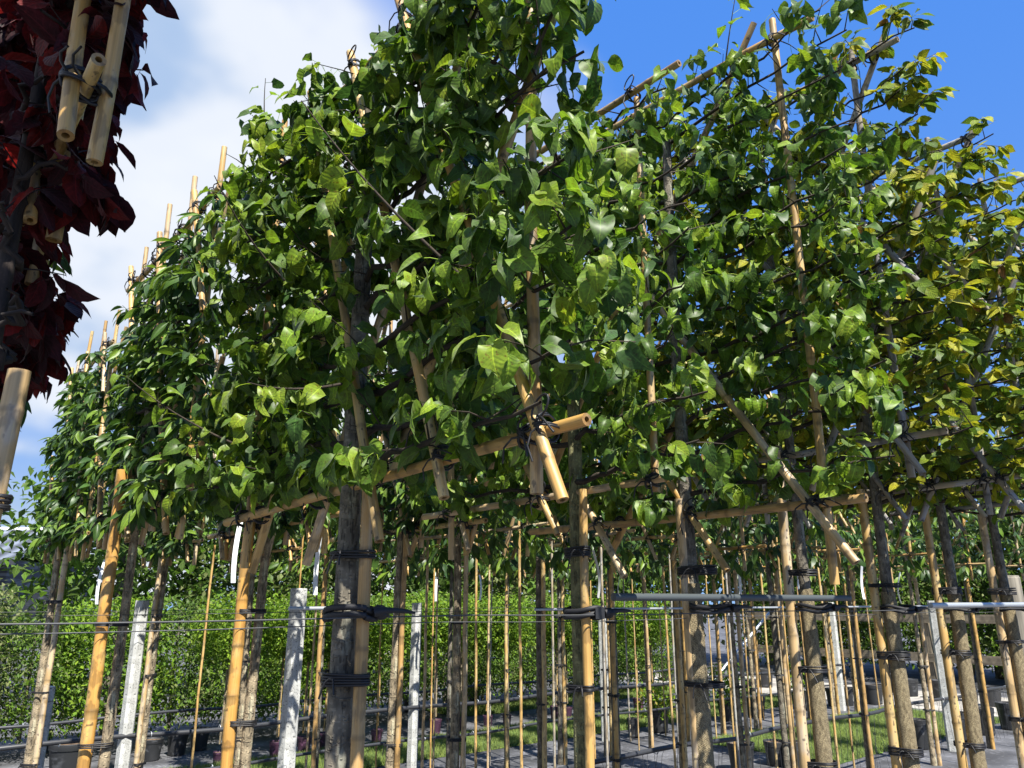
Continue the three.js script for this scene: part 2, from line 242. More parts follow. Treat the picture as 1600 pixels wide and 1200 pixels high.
const SPECIES = {
  pear: { L: 0.072, W: 0.0275, stalk: 0.042, stalkR: 0.0009, shape: ovate, curve: 1.1, fold: 0.55, twist: 1.4, wave: 0.12, droop: 0.6,
    mats: leafMats(T.pearLeaf, T.leafBump, 0.0012, [[0.14, 0.285, 0.022], [0.20, 0.37, 0.026], [0.095, 0.225, 0.034], [0.34, 0.57, 0.028], [0.47, 0.68, 0.036]], 0.75, 0.5), pick: [0.30, 0.58, 0.76, 0.92, 1] },
  plum: { L: 0.10, W: 0.026, stalk: 0.015, stalkR: 0.0011, shape: obovate, curve: 0.8, fold: 0.4, twist: 1.0, wave: 0.05, droop: 0.75, serrate: true,
    mats: leafMats(T.plumLeaf, T.leafBump, 0.0014, [[0.095, 0.011, 0.017], [0.17, 0.012, 0.015], [0.07, 0.016, 0.026], [0.32, 0.02, 0.016]], 0.35, 0.58), pick: [0.4, 0.7, 0.92, 1] },
  beech: { L: 0.080, W: 0.0235, stalk: 0.012, stalkR: 0.0009, shape: elliptic, curve: 0.5, fold: 0.28, twist: 0.8, wave: 0.035, droop: 0.3, serrate: true,
    mats: leafMats(T.beechLeaf, T.beechBump, 0.0016, [[0.24, 0.39, 0.026], [0.36, 0.50, 0.028], [0.17, 0.30, 0.032], [0.66, 0.66, 0.03], [0.42, 0.22, 0.07]], 0.35, 0.48), pick: [0.34, 0.62, 0.80, 0.988, 1] },
  laurel: { L: 0.098, W: 0.0165, stalk: 0.014, stalkR: 0.0012, shape: lance, curve: 1.0, fold: 0.45, twist: 0.7, wave: 0.02, droop: 0.35,
    mats: leafMats(T.laurelLeaf, T.leafBump, 0.0006, [[0.08, 0.195, 0.03], [0.115, 0.26, 0.032], [0.06, 0.155, 0.032], [0.31, 0.53, 0.04]], 0.9, 0.4), pick: [0.38, 0.68, 0.88, 1] },
};
for (const [i, o] of Object.values(SPECIES).entries()) {
  const R = rng(50 + i); o.fine = []; o.coarse = []; o.far = [];
  for (let k = 0; k < 10; k++) { o.fine.push(leafGeo(o, R, o.serrate ? 12 : 8, 5, true)); o.coarse.push(leafGeo(o, R, o === SPECIES.pear ? 6 : 5, 3)); o.far.push(leafGeo({ ...o, serrate: false }, R, 3, 3)); }
}
const m4 = new THREE.Matrix4(), m3 = new THREE.Matrix3(), q4 = new THREE.Quaternion();
function massGeo(leaves, geos, species, R) {        // many leaves in one mesh, each with its own tint
  let nv = 0, ni = 0; for (const l of leaves) { l.g = geos[Math.floor(R() * geos.length)]; nv += l.g.attributes.position.count; ni += l.g.index.count; }
  const pos = new Float32Array(nv * 3), nor = new Float32Array(nv * 3), uv = new Float32Array(nv * 2), col = new Float32Array(nv * 3), idx = new Uint32Array(ni), p = V(), w = V();
  let v = 0, n = 0;
  for (const l of leaves) {
    m4.compose(l.p, l.q, w.set(l.k, l.k, l.k)); m3.getNormalMatrix(m4);
    const gp = l.g.attributes.position, gn = l.g.attributes.normal, gu = l.g.attributes.uv, gi = l.g.index, t = species.mats.tints[l.t], j = 0.82 + 0.36 * R(), jr = j * (0.92 + 0.16 * R());
    for (let i = 0; i < gp.count; i++) {
      p.fromBufferAttribute(gp, i).applyMatrix4(m4).toArray(pos, (v + i) * 3); p.fromBufferAttribute(gn, i).applyMatrix3(m3).normalize().toArray(nor, (v + i) * 3);
      uv[(v + i) * 2] = gu.getX(i); uv[(v + i) * 2 + 1] = gu.getY(i); col[(v + i) * 3] = t[0] * jr; col[(v + i) * 3 + 1] = t[1] * j; col[(v + i) * 3 + 2] = t[2] * j;
    }
    for (let i = 0; i < gi.count; i++) idx[n + i] = gi.getX(i) + v;
    v += gp.count; n += gi.count;
  }
  const g = new THREE.BufferGeometry(); g.setAttribute('position', new THREE.BufferAttribute(pos, 3)); g.setAttribute('normal', new THREE.BufferAttribute(nor, 3)); g.setAttribute('uv', new THREE.BufferAttribute(uv, 2)); g.setAttribute('color', new THREE.BufferAttribute(col, 3)); g.setIndex(new THREE.BufferAttribute(idx, 1));
  return g;
}
const bx = V(), by = V(), bz = V();
function leafAt(list, p, dir, species, R, young = 0, size = 1) {
  bz.copy(dir).normalize(); by.set((R() - 0.5) * 1.7, 0.85, (R() - 0.5) * 1.7 + 0.15); by.addScaledVector(bz, -by.dot(bz)).normalize(); bx.crossVectors(by, bz);
  m4.makeBasis(bx, by, bz); const q = new THREE.Quaternion().setFromRotationMatrix(m4), x = R(); let t = species.pick.findIndex((c) => x <= c);
  if (young && R() < young) t = Math.min(3, species.mats.tints.length - 1) + (species.mats.tints.length > 4 && species === SPECIES.pear && R() < 0.5 ? 1 : 0);
  list.push({ p: p.clone(), q, k: size * (0.50 + 0.70 * Math.sqrt(R())), t });
}
// the flat trained crown: laterals from the trunk, spurs off them, leaves in rosettes. Local axes: x along the screen, y up, z towards the camera's side
function crown(o, R) {
  const sp = SPECIES[o.species], leaves = [], branches = [], inside = o.inside ?? (() => true);
  const spur = (p, dir, len, geos, r0, count) => {
    const e = p.clone().addScaledVector(dir, len).add(V(0, len * 0.15, 0)), mid = p.clone().lerp(e, 0.5).add(V((R() - 0.5) * len * 0.3, (R() - 0.2) * len * 0.25, (R() - 0.5) * len * 0.3));
    const pts = bez(p, mid, e, 4); geos.push(tube([pts[0], pts[2], pts[4]], [r0, r0 * 0.75, r0 * 0.45], 3, { vr: 4 }));
    for (let i = 0; i < count; i++) {
      const t = 0.25 + 0.75 * Math.sqrt(R()), q = pts[Math.min(3, Math.floor(t * 4))].clone().lerp(pts[Math.min(4, Math.floor(t * 4) + 1)], t * 4 % 1), a = R() * Math.PI * 2;
      const d = V(Math.cos(a), (R() - 0.5) * 1.3 - sp.droop * (1.4 * R()), Math.sin(a)).addScaledVector(dir, 0.6);
      leafAt(leaves, q, d, sp, R, t > 0.8 ? 0.42 : 0.04, o.leafSize ?? 1);
    }
  };
  const tiers = o.tiers ?? 8, H = o.top - o.bottom;
  for (const side of [-1, 1]) for (let i = 0; i < tiers; i++) {
    const geos = [], y0 = o.bottom + H * (i + 0.1 + 0.35 * R()) / tiers - 0.10, X0 = (side < 0 ? o.left : o.right) * (0.97 + 0.08 * R()), rise = (0.10 + 0.30 * R()) * H / tiers * 2;
    let X = X0; while (X > 0.12 && !inside(side * X, Math.min(o.top + 0.08, y0 + rise), 0)) X -= 0.06;
    const a = V(o.trunkX ?? 0, y0, 0), c = V(side * X, Math.min(o.top + 0.08, y0 + rise), (R() - 0.5) * 0.12), b = V(side * X * 0.45, y0 + rise * (0.2 + 0.9 * R()), (R() - 0.5) * 0.16), n = 9, pts = bez(a, b, c, n), r0 = 0.010 - 0.0025 * i / tiers;
    for (let k = 1; k < n; k++) pts[k].add(V((R() - 0.5) * 0.02, (R() - 0.5) * 0.03, (R() - 0.5) * 0.03));
    if (o.fine) geos.push(tube(pts, pts.map((_, k) => lerp(r0, 0.003, k / n)), 6, { vr: 4 }));
    const m = Math.ceil(X * (o.spurs ?? 15));
    for (let k = 0; k < m; k++) {
      const t = 0.06 + 0.94 * (k + R()) / m, f = t * n, j = Math.min(n - 1, Math.floor(f)), p = pts[j].clone().lerp(pts[j + 1], f - j), u = R(), z = (u < 0.5 ? -1 : 1) * (0.35 + 0.65 * R());
      const dir = V((R() - 0.5) * 1.3 + side * 0.25, (R() - 0.35) * 1.3, z).normalize(), len = o.depth * (0.3 + 0.95 * R() * R() + 0.1 * R()), q = p.clone().addScaledVector(dir, len);
      if (!inside(q.x, q.y, q.z)) continue;
      const g0 = []; spur(p, dir, len, g0, 0.0026, Math.round((o.rosette ?? 8) * (0.6 + 0.8 * R()))); if (o.fine) geos.push(...g0);
    }
    if (o.fine) branches.push(mergeGeometries(geos));
  }
  for (const [x0, y0, z0, x1, y1, z1, k] of o.shoots ?? []) {       // long young shoots that stick out
    const a = V(x0, y0, z0), c = V(x1, y1, z1), b = a.clone().lerp(c, 0.5).add(V(0, -0.03, 0.02)), pts = bez(a, b, c, 8), geos = [tube(pts, pts.map((_, i) => lerp(0.0038, 0.0012, i / 8)), 5, { vr: 4 })], dir = c.clone().sub(a).normalize();
    for (let i = 0; i < k; i++) { const t = 0.15 + 0.85 * (i + 0.5) / k, f = t * 8, j = Math.min(7, Math.floor(f)), ang = i * 2.4; leafAt(leaves, pts[j].clone().lerp(pts[j + 1], f - j), V(Math.cos(ang) * 0.8, 0.25 * R() - 0.25, Math.sin(ang) * 0.8).addScaledVector(dir, 0.6), sp, R, 0.75, (o.leafSize ?? 1) * 0.95); leaves[leaves.length - 1].keep = true; }
    branches.push(geos[0]);
  }
  const free = (l) => { for (const [x0, y0, x1, y1, w] of o.clear ?? []) { const dx = x1 - x0, dy = y1 - y0, t = clamp(((l.p.x - x0) * dx + (l.p.y - y0) * dy) / (dx * dx + dy * dy), 0, 1); if (l.p.z > -0.06 && Math.hypot(l.p.x - x0 - dx * t - (o.tuck ?? 0.4) * l.p.z, l.p.y - y0 - dy * t + 0.2 * l.p.z + 0.03) < (w ?? 0.075) && R() < 0.9) return false; } return true; };   // leaves were tucked back where the canes were tied in
  return { leaves: leaves.filter((l) => l.keep || (inside(l.p.x, l.p.y, l.p.z) && free(l))), branches };
}
// which leaves show largest: nearest the camera, on its side of the crown and in its view
function split(leaves, root, most) {
  root.updateMatrixWorld(); camera.updateMatrixWorld(); camera.updateProjectionMatrix(); const p = V(), view = camera.matrixWorldInverse;
  for (const l of leaves) { p.copy(l.p).applyMatrix4(root.matrixWorld).applyMatrix4(view); const z = -p.z, f = 1200 / z, x = 800 + p.x * f, y = 600 - p.y * f; l.score = z > 0.2 && x > 0 && x < 1600 && y > 0 && y < 1200 ? (1 + 3.5 * l.p.z) / z * l.k : -1; }
  const s = [...leaves].sort((a, b) => b.score - a.score); return [s.slice(0, most).filter((l) => l.score > 0), s.slice(most).concat(s.slice(0, most).filter((l) => l.score <= 0))];
}
function addLeaves(root, species, leaves, R, most, coarse) {
  const [big, rest] = most ? split(leaves, root, most) : [[], leaves];
  for (const l of big) { const m = part('leaf', species.fine[Math.floor(R() * 10)], species.mats.each[l.t], root); m.position.copy(l.p); m.quaternion.copy(l.q); m.scale.setScalar(l.k); }
  if (rest.length) { const f = part('foliage', massGeo(rest, coarse, species, R), species.mats.mass, root); f.userData.kind = 'stuff'; }
}

// ------------------------------------------------------------------ trunks, stakes, frames
function trunkGeo(h, r0, r1, R, lump = 0.05, lean = 0.02, k = 16, seed = 0) {
  const n = Math.max(8, Math.round(h / 0.07)), pts = [], rad = [], ph = R() * 6, knots = []; for (let i = 0; i < 7; i++) knots.push([R() * h, R() * 6.28, 0.10 + 0.14 * R()]);
  for (let i = 0; i <= n; i++) { const t = i / n; pts.push(V(Math.sin(t * 4 + ph) * lean * t * (1 - 0.3 * t), h * t, Math.cos(t * 3.3 + ph) * lean * t)); rad.push(lerp(r0, r1, Math.pow(t, 0.8)) * (t < 0.05 ? 1.2 - 4 * t : 1)); }
  return { pts, rad, geo: tube(pts, rad, k, { ur: Math.max(1, Math.round(r0 * 28)), vr: 3.2, v0: R(), bump: (a, L, i) => { let b = 1 + lump * (fbm(a * 2 / 6.2832 * 3, L * 5 + seed * 7, 6, 512, 3, 200 + seed) - 0.5) * 2; for (const [y, q, s] of knots) { const da = Math.atan2(Math.sin(a - q), Math.cos(a - q)), dl = L - y; b += s * lump * 6 * Math.exp(-da * da / 0.16 - dl * dl / 0.0006); } return b; } }) };
}
function frame(n, s, o) {
  const R = rng(o.seed), root = thing('bamboo_trellis', o.label, 'trellis', P(n, s), TURN, 'bamboo trellises'), mats = o.grey ? M.bambooGrey : M.bamboo, r = o.r ?? 0.0115, k = o.k ?? 12;
  const c = (x0, y0, x1, y1, z, rr = r) => { const g = cane(V(x0 - s, EYE + y0, z), V(x1 - s, EYE + y1, z + (R() - 0.5) * 0.01), rr * (0.92 + 0.16 * R()), R, k); part('cane', g, mats[Math.floor(R() * mats.length)], root); };
  const tie = (x, y, z = 0.012) => { const m = part('tie', k < 8 ? farTie : crossTies[Math.floor(R() * 3)], M.tie, root); m.position.set(x - s, EYE + y, z); m.rotation.z = R() * 0.8; m.scale.setScalar(r / 0.0115); };
  for (const [x0, y0, x1, y1] of o.bars) c(x0, y0, x1, y1, 0);
  for (const [x, y0, y1] of o.uprights) c(x, y0, x, y1, -2.1 * r);
  for (const [x0, y0, x1, y1] of o.falling) c(x0, y0, x1, y1, 2.1 * r);
  for (const [x0, y0, x1, y1] of o.rising) c(x0, y0, x1, y1, -4.2 * r);
  for (const [bx0, by0, bx1, by1] of o.bars) {
    for (const [x] of o.uprights) if (x > bx0 && x < bx1) tie(x, lerp(by0, by1, (x - bx0) / (bx1 - bx0)), -0.008);
    for (const [list, z] of [[o.falling, 0.012], [o.rising, -0.02]]) for (const [x0, y0, x1, y1] of list) { const ym = (by0 + by1) / 2; if ((ym - y0) * (ym - y1) < 0) { const x = lerp(x0, x1, (ym - y0) / (y1 - y0)); if (x > bx0 && x < bx1) tie(x, lerp(by0, by1, (x - bx0) / (bx1 - bx0)), z); } }
  }
  return root;
}
function lattice(sl, sr, hb, ht, step = 0.5, k = 0.6, off = 0) {       // diagonals both ways between the bars
  const H = ht - hb, f = [], r = [];
  for (let x = sl - k * H * 0.6 + off; x < sr - 0.1; x += step) {
    const cut = (x0, x1) => { let a = 0, b = 1; if (x0 < sl) a = (sl - x0) / (x1 - x0); if (x1 > sr) b = (sr - x0) / (x1 - x0); return [a, b]; };
    const x0 = x, x1 = x + k * H, [a, b] = cut(x0, x1); if (b - a < 0.25) continue;
    f.push([lerp(x0, x1, a), lerp(ht + 0.1, hb - 0.14, a), lerp(x0, x1, b), lerp(ht + 0.1, hb - 0.14, b)]);
    r.push([lerp(x0, x1, a) + 0.07, lerp(hb - 0.14, ht + 0.1, a), lerp(x0, x1, b) + 0.07, lerp(hb - 0.14, ht + 0.1, b)]);
  }
  return { falling: f, rising: r };
}
function stake(n, s, dx, dz, r, top, o) {
  const R = rng(o.seed), root = thing('bamboo_stake', o.label, 'bamboo stake', P(n, s), TURN, o.group ?? 'bamboo stakes tied to trunks');
  part('cane', cane(V(dx, 0, dz), V(dx + (R() - 0.5) * 0.02, top, dz + (R() - 0.5) * 0.01), r, R, o.k ?? 14), o.mat ?? M.bamboo[Math.floor(R() * 4)], root);
  for (const y of o.ties) part('tie', tieLoop(dx, dz, o.trunkR, r, y + (R() - 0.5) * 0.14, Math.max(2, Math.round((o.strands ?? 4) * (0.5 + 0.7 * R()))), R), M.tie, root);
  return root;
}

// ------------------------------------------------------------------ ground, grass, road
function strip(n0, n1, s0, s1, y, edge = 0, seed = 1) {      // a level sheet in the grid's axes, uv in metres, its edges a little uneven
  const R = rng(seed), q = 24, pos = [], uv = [], idx = [];
  for (let i = 0; i <= q; i++) { const n = lerp(n0, n1, i / q), a = s0 + (R() - 0.5) * edge, b = s1 + (R() - 0.5) * edge; for (const s of [a, b]) { const p = P(n, s, y); pos.push(p.x, p.y, p.z); uv.push(n, s); } }
  for (let i = 0; i < q; i++) { const a = i * 2; idx.push(a, a + 1, a + 2, a + 1, a + 3, a + 2); }
  const g = new THREE.BufferGeometry(); g.setAttribute('position', new THREE.Float32BufferAttribute(pos, 3)); g.setAttribute('uv', new THREE.Float32BufferAttribute(uv, 2)); g.setIndex(idx); g.computeVertexNormals();
  if (g.attributes.normal.getY(0) < 0) { g.index.array.reverse(); g.computeVertexNormals(); } return g;
}
structure('ground', strip(-150, 150, -150, 150, 0), std({ color: lin(0.30, 0.305, 0.32), map: rep(T.mat, 0.55, 0.55), bumpMap: rep(T.mat, 0.55, 0.55), bumpScale: 0.004, roughness: 0.85 }));
const grassMat = std({ color: lin(0.16, 0.22, 0.05), map: rep(T.grass, 0.8, 0.8), roughness: 1 });
const GRASS = [[-6, 12.6, -8.45, -7.35], [8.0, 12.6, -6.15, -4.5], [7.0, 12.4, -10.6, -9.6]];
structure('grass_strip', strip(...GRASS[0], 0.004, 0.08, 4), grassMat);
structure('grass_patch', strip(...GRASS[1], 0.004, 0.10, 5), grassMat);
structure('grass_patch', strip(...GRASS[2], 0.004, 0.10, 6), grassMat).userData.label = 'narrow band of grass behind the purple pots';
structure('road', strip(13.0, 15.6, -60, 20, 0.004, 0, 7), std({ color: lin(0.56, 0.52, 0.47), map: rep(T.concrete, 0.3, 0.3), roughness: 0.95 }));
{
  const R = rng(77), blade = [];
  for (let k = 0; k < 6; k++) { const a = R() * 6.28, r = R() * 0.012, h = 0.022 + 0.03 * R(), x = Math.cos(a) * r, z = Math.sin(a) * r, b = R() * 6.28, w = 0.0022, tx = x + Math.cos(b) * h * 0.5, tz = z + Math.sin(b) * h * 0.5; blade.push(x - w * Math.sin(b), 0, z + w * Math.cos(b), x + w * Math.sin(b), 0, z - w * Math.cos(b), tx, h, tz); }
  const g = new THREE.BufferGeometry(); g.setAttribute('position', new THREE.Float32BufferAttribute(blade, 3)); g.computeVertexNormals();
  const mat = new THREE.MeshPhysicalMaterial({ color: lin(1, 1, 1), roughness: 1, transmission: 0.35, thickness: 0, side: THREE.DoubleSide });
  GRASS.forEach(([n0, n1, s0, s1], gi) => {
    const area = Math.min(n1, 12.6) - Math.max(n0, -1), count = Math.round(area * (s1 - s0) * 2200), im = new THREE.InstancedMesh(g, mat, count), c = new THREE.Color();
    for (let i = 0; i < count; i++) { const p = P(lerp(Math.max(n0, -1), n1, R()), lerp(s0, s1, R()), 0.004); m4.compose(p, q4.setFromAxisAngle(UP, R() * 6.28), V(1, 1, 1).multiplyScalar(0.7 + 0.8 * R())); im.setMatrixAt(i, m4); const t = R(), k = 0.75 + 0.5 * R(); im.setColorAt(i, c.setRGB(lerp(0.13, 0.24, t) * k, lerp(0.22, 0.30, t) * k, 0.045 * k)); }
    im.name = numbered('grass_blades'); im.userData = { label: ['short green blades growing on the long grass strip', 'short green blades on the patch beside the black pots', 'short green blades behind the purple pots'][gi], category: 'grass', kind: 'stuff' }; shade(im); scene.add(im);
  });
}

// ------------------------------------------------------------------ the front rank: one trained tree behind another
const RANK0 = -1.72, z3 = (b, s) => nOnRank(b, s);
function trainedTree(o) {
  const R = rng(o.seed), sp = SPECIES[o.species], root = thing(o.name, o.label, 'tree', P(o.n, o.s), TURN, o.group), h = EYE + o.top - 0.30, t = trunkGeo(h, o.r, o.r * 0.5, R, o.lump ?? 0.05, o.lean ?? 0.03, 18, o.seed);
  const trunk = part('trunk', t.geo, o.bark, root);
  if (o.wrap) {                                    // hessian wound round the stem, a little lumpy, each turn lapping the last
    const keep = t.pts.map((p, i) => [p, t.rad[i]]).filter(([p]) => p.y < EYE + o.wrap), fine = [], fr = []; for (let i = 0; i < keep.length - 1; i++) for (let k = 0; k < 3; k++) { fine.push(keep[i][0].clone().lerp(keep[i + 1][0], k / 3)); fr.push(lerp(keep[i][1], keep[i + 1][1], k / 3) + 0.006); }
    part('hessian_wrap', tube(fine, fr, 22, { ur: 2, vr: 6, bump: (a, L) => 1 + 0.05 * (((L / 0.11 + a / 6.2832) % 1)) + 0.07 * (fbm(a * 3 / 6.2832, L * 9, 3, 512, 3, 300 + o.seed) - 0.5) }), M.hessian, trunk);
  }
  const c = crown({ ...o, bottom: EYE + o.bottom, top: EYE + o.top, left: o.left, right: o.right, trunkX: 0, fine: true }, R);
  for (const b of c.branches) part('branch', b, o.species === 'plum' ? M.plumBark : M.twig, root);
  addLeaves(root, sp, c.leaves, R, o.parts ?? 300, sp.coarse);
  return root;
}
const px = (x) => (x - 800) / 1262;              // bearing of something seen at eye level
// pear in front
trainedTree({ name: 'pear_tree', label: 'large pear tree with glossy leaves nearest the camera, bare speckled grey trunk', group: 'trained trees in the front rank', species: 'pear', seed: 11, n: 0.913, s: RANK0, tuck: 1.1, clear: [[-0.86, EYE + 0.25, 0.81, EYE + 0.30, 0.06], [0.6, EYE + 0.4, 0.78, EYE + 0.16, 0.07], [-0.05, EYE + 0.6, 0.17, EYE + 0.13, 0.06], [0.66, EYE + 0.2, 0.66, EYE + 1.3, 0.05], [0.3, EYE + 0.5, 0.44, EYE + 0.16, 0.05], [-0.34, EYE + 0.13, -0.1, EYE + 0.55, 0.05]], bottom: 0.36, top: 1.66, left: 0.97, right: 0.80, depth: 0.17, tiers: 12, spurs: 24, rosette: 9.5, leafSize: 0.88, r: 0.040, bark: M.bark, lump: 0.035, lean: 0.012,
  inside: (x, y, z) => y > EYE + 0.08 + 0.26 * noise2(x * 5 + 30, z * 5 + 30, 99, 99, 5) + (x > 0.55 ? 0.10 : 0) && (x > -0.25 || y < EYE + 1.47 + 0.1 * (x + 0.9) + 0.16 * noise2(x * 9 + 30, 5, 99, 99, 8)), shoots: [[-0.55, EYE + 0.45, 0.1, -0.98, EYE + 0.72, 0.34, 9], [0.75, EYE + 1.05, 0.05, 1.05, EYE + 1.5, 0.0, 10], [-0.8, EYE + 1.6, 0, -0.78, EYE + 1.9, 0.05, 8], [0.1, EYE + 0.5, 0.1, 0.25, EYE + 0.42, 0.38, 7], [0.6, EYE + 0.6, 0.1, 0.45, EYE + 0.95, 0.4, 8], [-0.3, EYE + 0.9, 0.1, -0.2, EYE + 1.1, 0.36, 8]] });
frame(0.913, RANK0, { seed: 101, label: 'tan bamboo lattice of the nearest pear, its bar end pointing out below the leaves', r: 0.0118, k: 16,
  bars: [[-2.58, 0.25, -0.906, 0.30], [-2.55, 1.55, -0.90, 1.56]], uprights: [[-1.06, 0.19, 1.75], [-2.45, 0.1, 1.72]],
  falling: [[-2.12, 1.63, -1.545, 0.13], [-1.58, 1.65, -0.94, 0.163], [-1.85, 1.62, -1.28, 0.2]], rising: [[-2.06, 0.10, -1.2, 1.65], [-2.45, 0.09, -1.55, 1.65], [-1.62, 0.29, -0.92, 1.4]] });
// pear between
const nB = z3(px(905), RANK0), nC = 2.3;
trainedTree({ name: 'pear_tree', label: 'pear tree with mossy green trunk directly behind the nearest pear', group: 'trained trees in the front rank', species: 'pear', seed: 12, n: nB, s: RANK0, bottom: 0.42, top: 1.72, left: 0.86, right: 0.46, depth: 0.14, tiers: 9, spurs: 17, rosette: 8, leafSize: 0.9, r: 0.034, bark: M.barkMoss, lump: 0.07, lean: 0.014, inside: (x, y, z) => y > EYE + 0.10 + 0.28 * noise2(x * 5 + 50, z * 5 + 30, 99, 99, 5) });
frame(nB, RANK0, { seed: 102, label: 'bamboo lattice of the mossy-trunked pear, mostly hidden in leaves', bars: [[RANK0 - 0.86, 0.32, RANK0 + 0.36, 0.33], [RANK0 - 0.82, 1.6, RANK0 + 0.5, 1.6]], uprights: [[RANK0 + 0.3, 0.3, 1.6], [RANK0 - 0.7, 0.15, 1.7]], falling: [[-2.3, 1.0, -1.78, 0.2]], rising: [[-1.95, 0.3, -1.5, 1.0]] });
// pear behind that
trainedTree({ name: 'pear_tree', label: 'third pear tree, blue sky above it, trunk wrapped in hessian', group: 'trained trees in the front rank', species: 'pear', seed: 13, n: nC, s: RANK0 - 0.04, tuck: 0.65, clear: [[0.04, EYE + 0.95, 0.62, EYE + 0.11, 0.10], [0.5, EYE + 0.1, 0.5, EYE + 2.1, 0.07], [-0.9, EYE + 0.3, 0.66, EYE + 0.3, 0.07], [-0.8, EYE + 0.7, -0.3, EYE + 0.1, 0.06], [0.2, EYE + 1.95, 0.42, EYE + 2.2, 0.07], [-0.35, EYE + 1.85, -0.14, EYE + 2.2, 0.06], [0.35, EYE + 2.03, 0.68, EYE + 2.03, 0.05]], bottom: 0.45, top: 2.14, left: 0.92, right: 0.74, depth: 0.17, tiers: 13, spurs: 23, rosette: 10, leafSize: 0.92, r: 0.036, bark: M.bark, wrap: 0.12, inside: (x, y, z) => y > EYE + 0.12 + 0.28 * noise2(x * 5 + 70, z * 5 + 30, 99, 99, 5), shoots: [[0.3, EYE + 2.0, 0, 0.42, EYE + 2.3, 0.05, 8], [-0.4, EYE + 2.0, 0, -0.5, EYE + 2.28, 0.05, 8], [0.6, EYE + 0.6, 0.1, 0.85, EYE + 0.62, 0.28, 8]] });
frame(nC, RANK0, { seed: 103, label: 'tan bamboo lattice of the third pear with a long diagonal cane jutting below', r: 0.0135, k: 14,
  bars: [[-2.64, 0.30, -1.105, 0.30], [-2.6, 2.08, -1.08, 2.02]], uprights: [[-1.25, 0.05, 2.14], [-2.35, 0.1, 2.2]],
  falling: [[-1.86, 1.18, -1.145, 0.11], [-2.6, 0.86, -2.06, 0.09], [-2.6, 1.5, -1.6, 0.10]], rising: [[-1.9, 1.45, -1.34, 2.2], [-2.6, 1.3, -1.92, 2.16], [-2.2, 0.2, -1.75, 0.8]] });
// beeches further to the right
const BEECH = [[1268, 0.59, 2.27, 0.030], [1400, 0.50, 2.12, 0.034], [1497, 0.55, 2.15, 0.034], [1584, 0.55, 2.1, 0.035]];
const BL = ['beech tree with yellow-green leaves right behind the third pear, hessian-wrapped trunk', 'second beech from the pears, yellow leaves, grey bar end pointing into the blue sky', 'third beech from the pears, hessian-wrapped trunk with a bamboo stake', 'beech at the far right edge with yellow-green leaves'];
const FL = ['grey weathered bamboo lattice of the beech right behind the pears', 'grey weathered bamboo lattice whose bar end stands out against the blue sky', 'grey bamboo lattice of the third beech from the pears', 'grey bamboo lattice of the beech at the right edge'];
const beechN = BEECH.map(([x]) => z3(px(x), RANK0));
BEECH.forEach(([x, hb, ht, r], i) => {
  const n = beechN[i];
  trainedTree({ name: 'beech_tree', label: BL[i], group: 'trained trees in the front rank', species: 'beech', seed: 21 + i, n, s: RANK0, bottom: hb + 0.02, top: ht + 0.12, left: 0.84, right: 0.72, depth: 0.18, tiers: 13, spurs: i < 2 ? 22 : 19, rosette: i < 2 ? 10 : 9.5, leafSize: 0.9, r, bark: M.bark, wrap: 0.1, clear: [[0.46, EYE + hb, 0.46, EYE + ht, 0.06], [-0.8, EYE + hb, 0.62, EYE + hb, 0.05], [0.3, EYE + ht, 0.67, EYE + ht, 0.05]], inside: (a, y, z) => y > EYE + hb - 0.28 + 0.28 * noise2(a * 5 + 70, z * 5 + 30 + 9 * i, 99, 99, 5) });
  frame(n, RANK0, { seed: 111 + i, grey: true, label: FL[i], r: 0.0135, bars: [[RANK0 - 0.85, hb, RANK0 + 0.62, hb + 0.01], [RANK0 - 0.85, ht, RANK0 + 0.67, ht]], uprights: [[RANK0 + 0.46, hb - 0.14, ht + 0.1], [RANK0 - 0.62, hb - 0.1, ht + 0.12]], ...lattice(RANK0 - 0.85, RANK0 + 0.64, hb, ht, 0.48, 0.62, 0.1 * i) });
});
// stakes of the front rank: offset along the screen, towards the camera, radius
const STK = [
  [0.913, 0.056, -0.018, 0.0155, 0.36, 'thick bamboo stake tied to the speckled grey trunk of the nearest pear', 0.043],
  [nB, 0.052, 0.02, 0.0135, 0.33, 'bamboo stake against the right side of the mossy pear trunk', 0.036],
  [nC, -0.06, 0.028, 0.0185, 0.36, 'thick pale bamboo stake left of the third pear\'s wrapped trunk', 0.046],
  [beechN[0], -0.052, 0.036, 0.0205, 0.62, 'thick pale bamboo stake tied to the first beech\'s wrapped trunk', 0.042],
  [beechN[1], -0.055, 0.034, 0.0215, 0.52, 'bamboo stake tied left of the second beech\'s wrapped trunk', 0.045],
  [beechN[2], -0.056, 0.034, 0.021, 0.5, 'bamboo stake tied left of the third beech\'s wrapped trunk', 0.045],
  [beechN[3], -0.058, 0.036, 0.022, 0.5, 'pinkish bamboo stake tied to the beech at the right edge', 0.046],
];
STK.forEach(([n, dx, dz, r, top, label, tr], i) => stake(n, RANK0, dx, dz, r, EYE + top, { seed: 131 + i, label, trunkR: tr, ties: [EYE + 0.09, EYE - 0.2 - 0.05 * (i % 3), EYE - 0.62, EYE - 1.2], strands: 5, mat: [M.bamboo[2], M.bamboo[0], M.bamboo[3], M.bamboo[3], M.bamboo[1], M.bamboo[1], M.bamboo[3]][i] }));

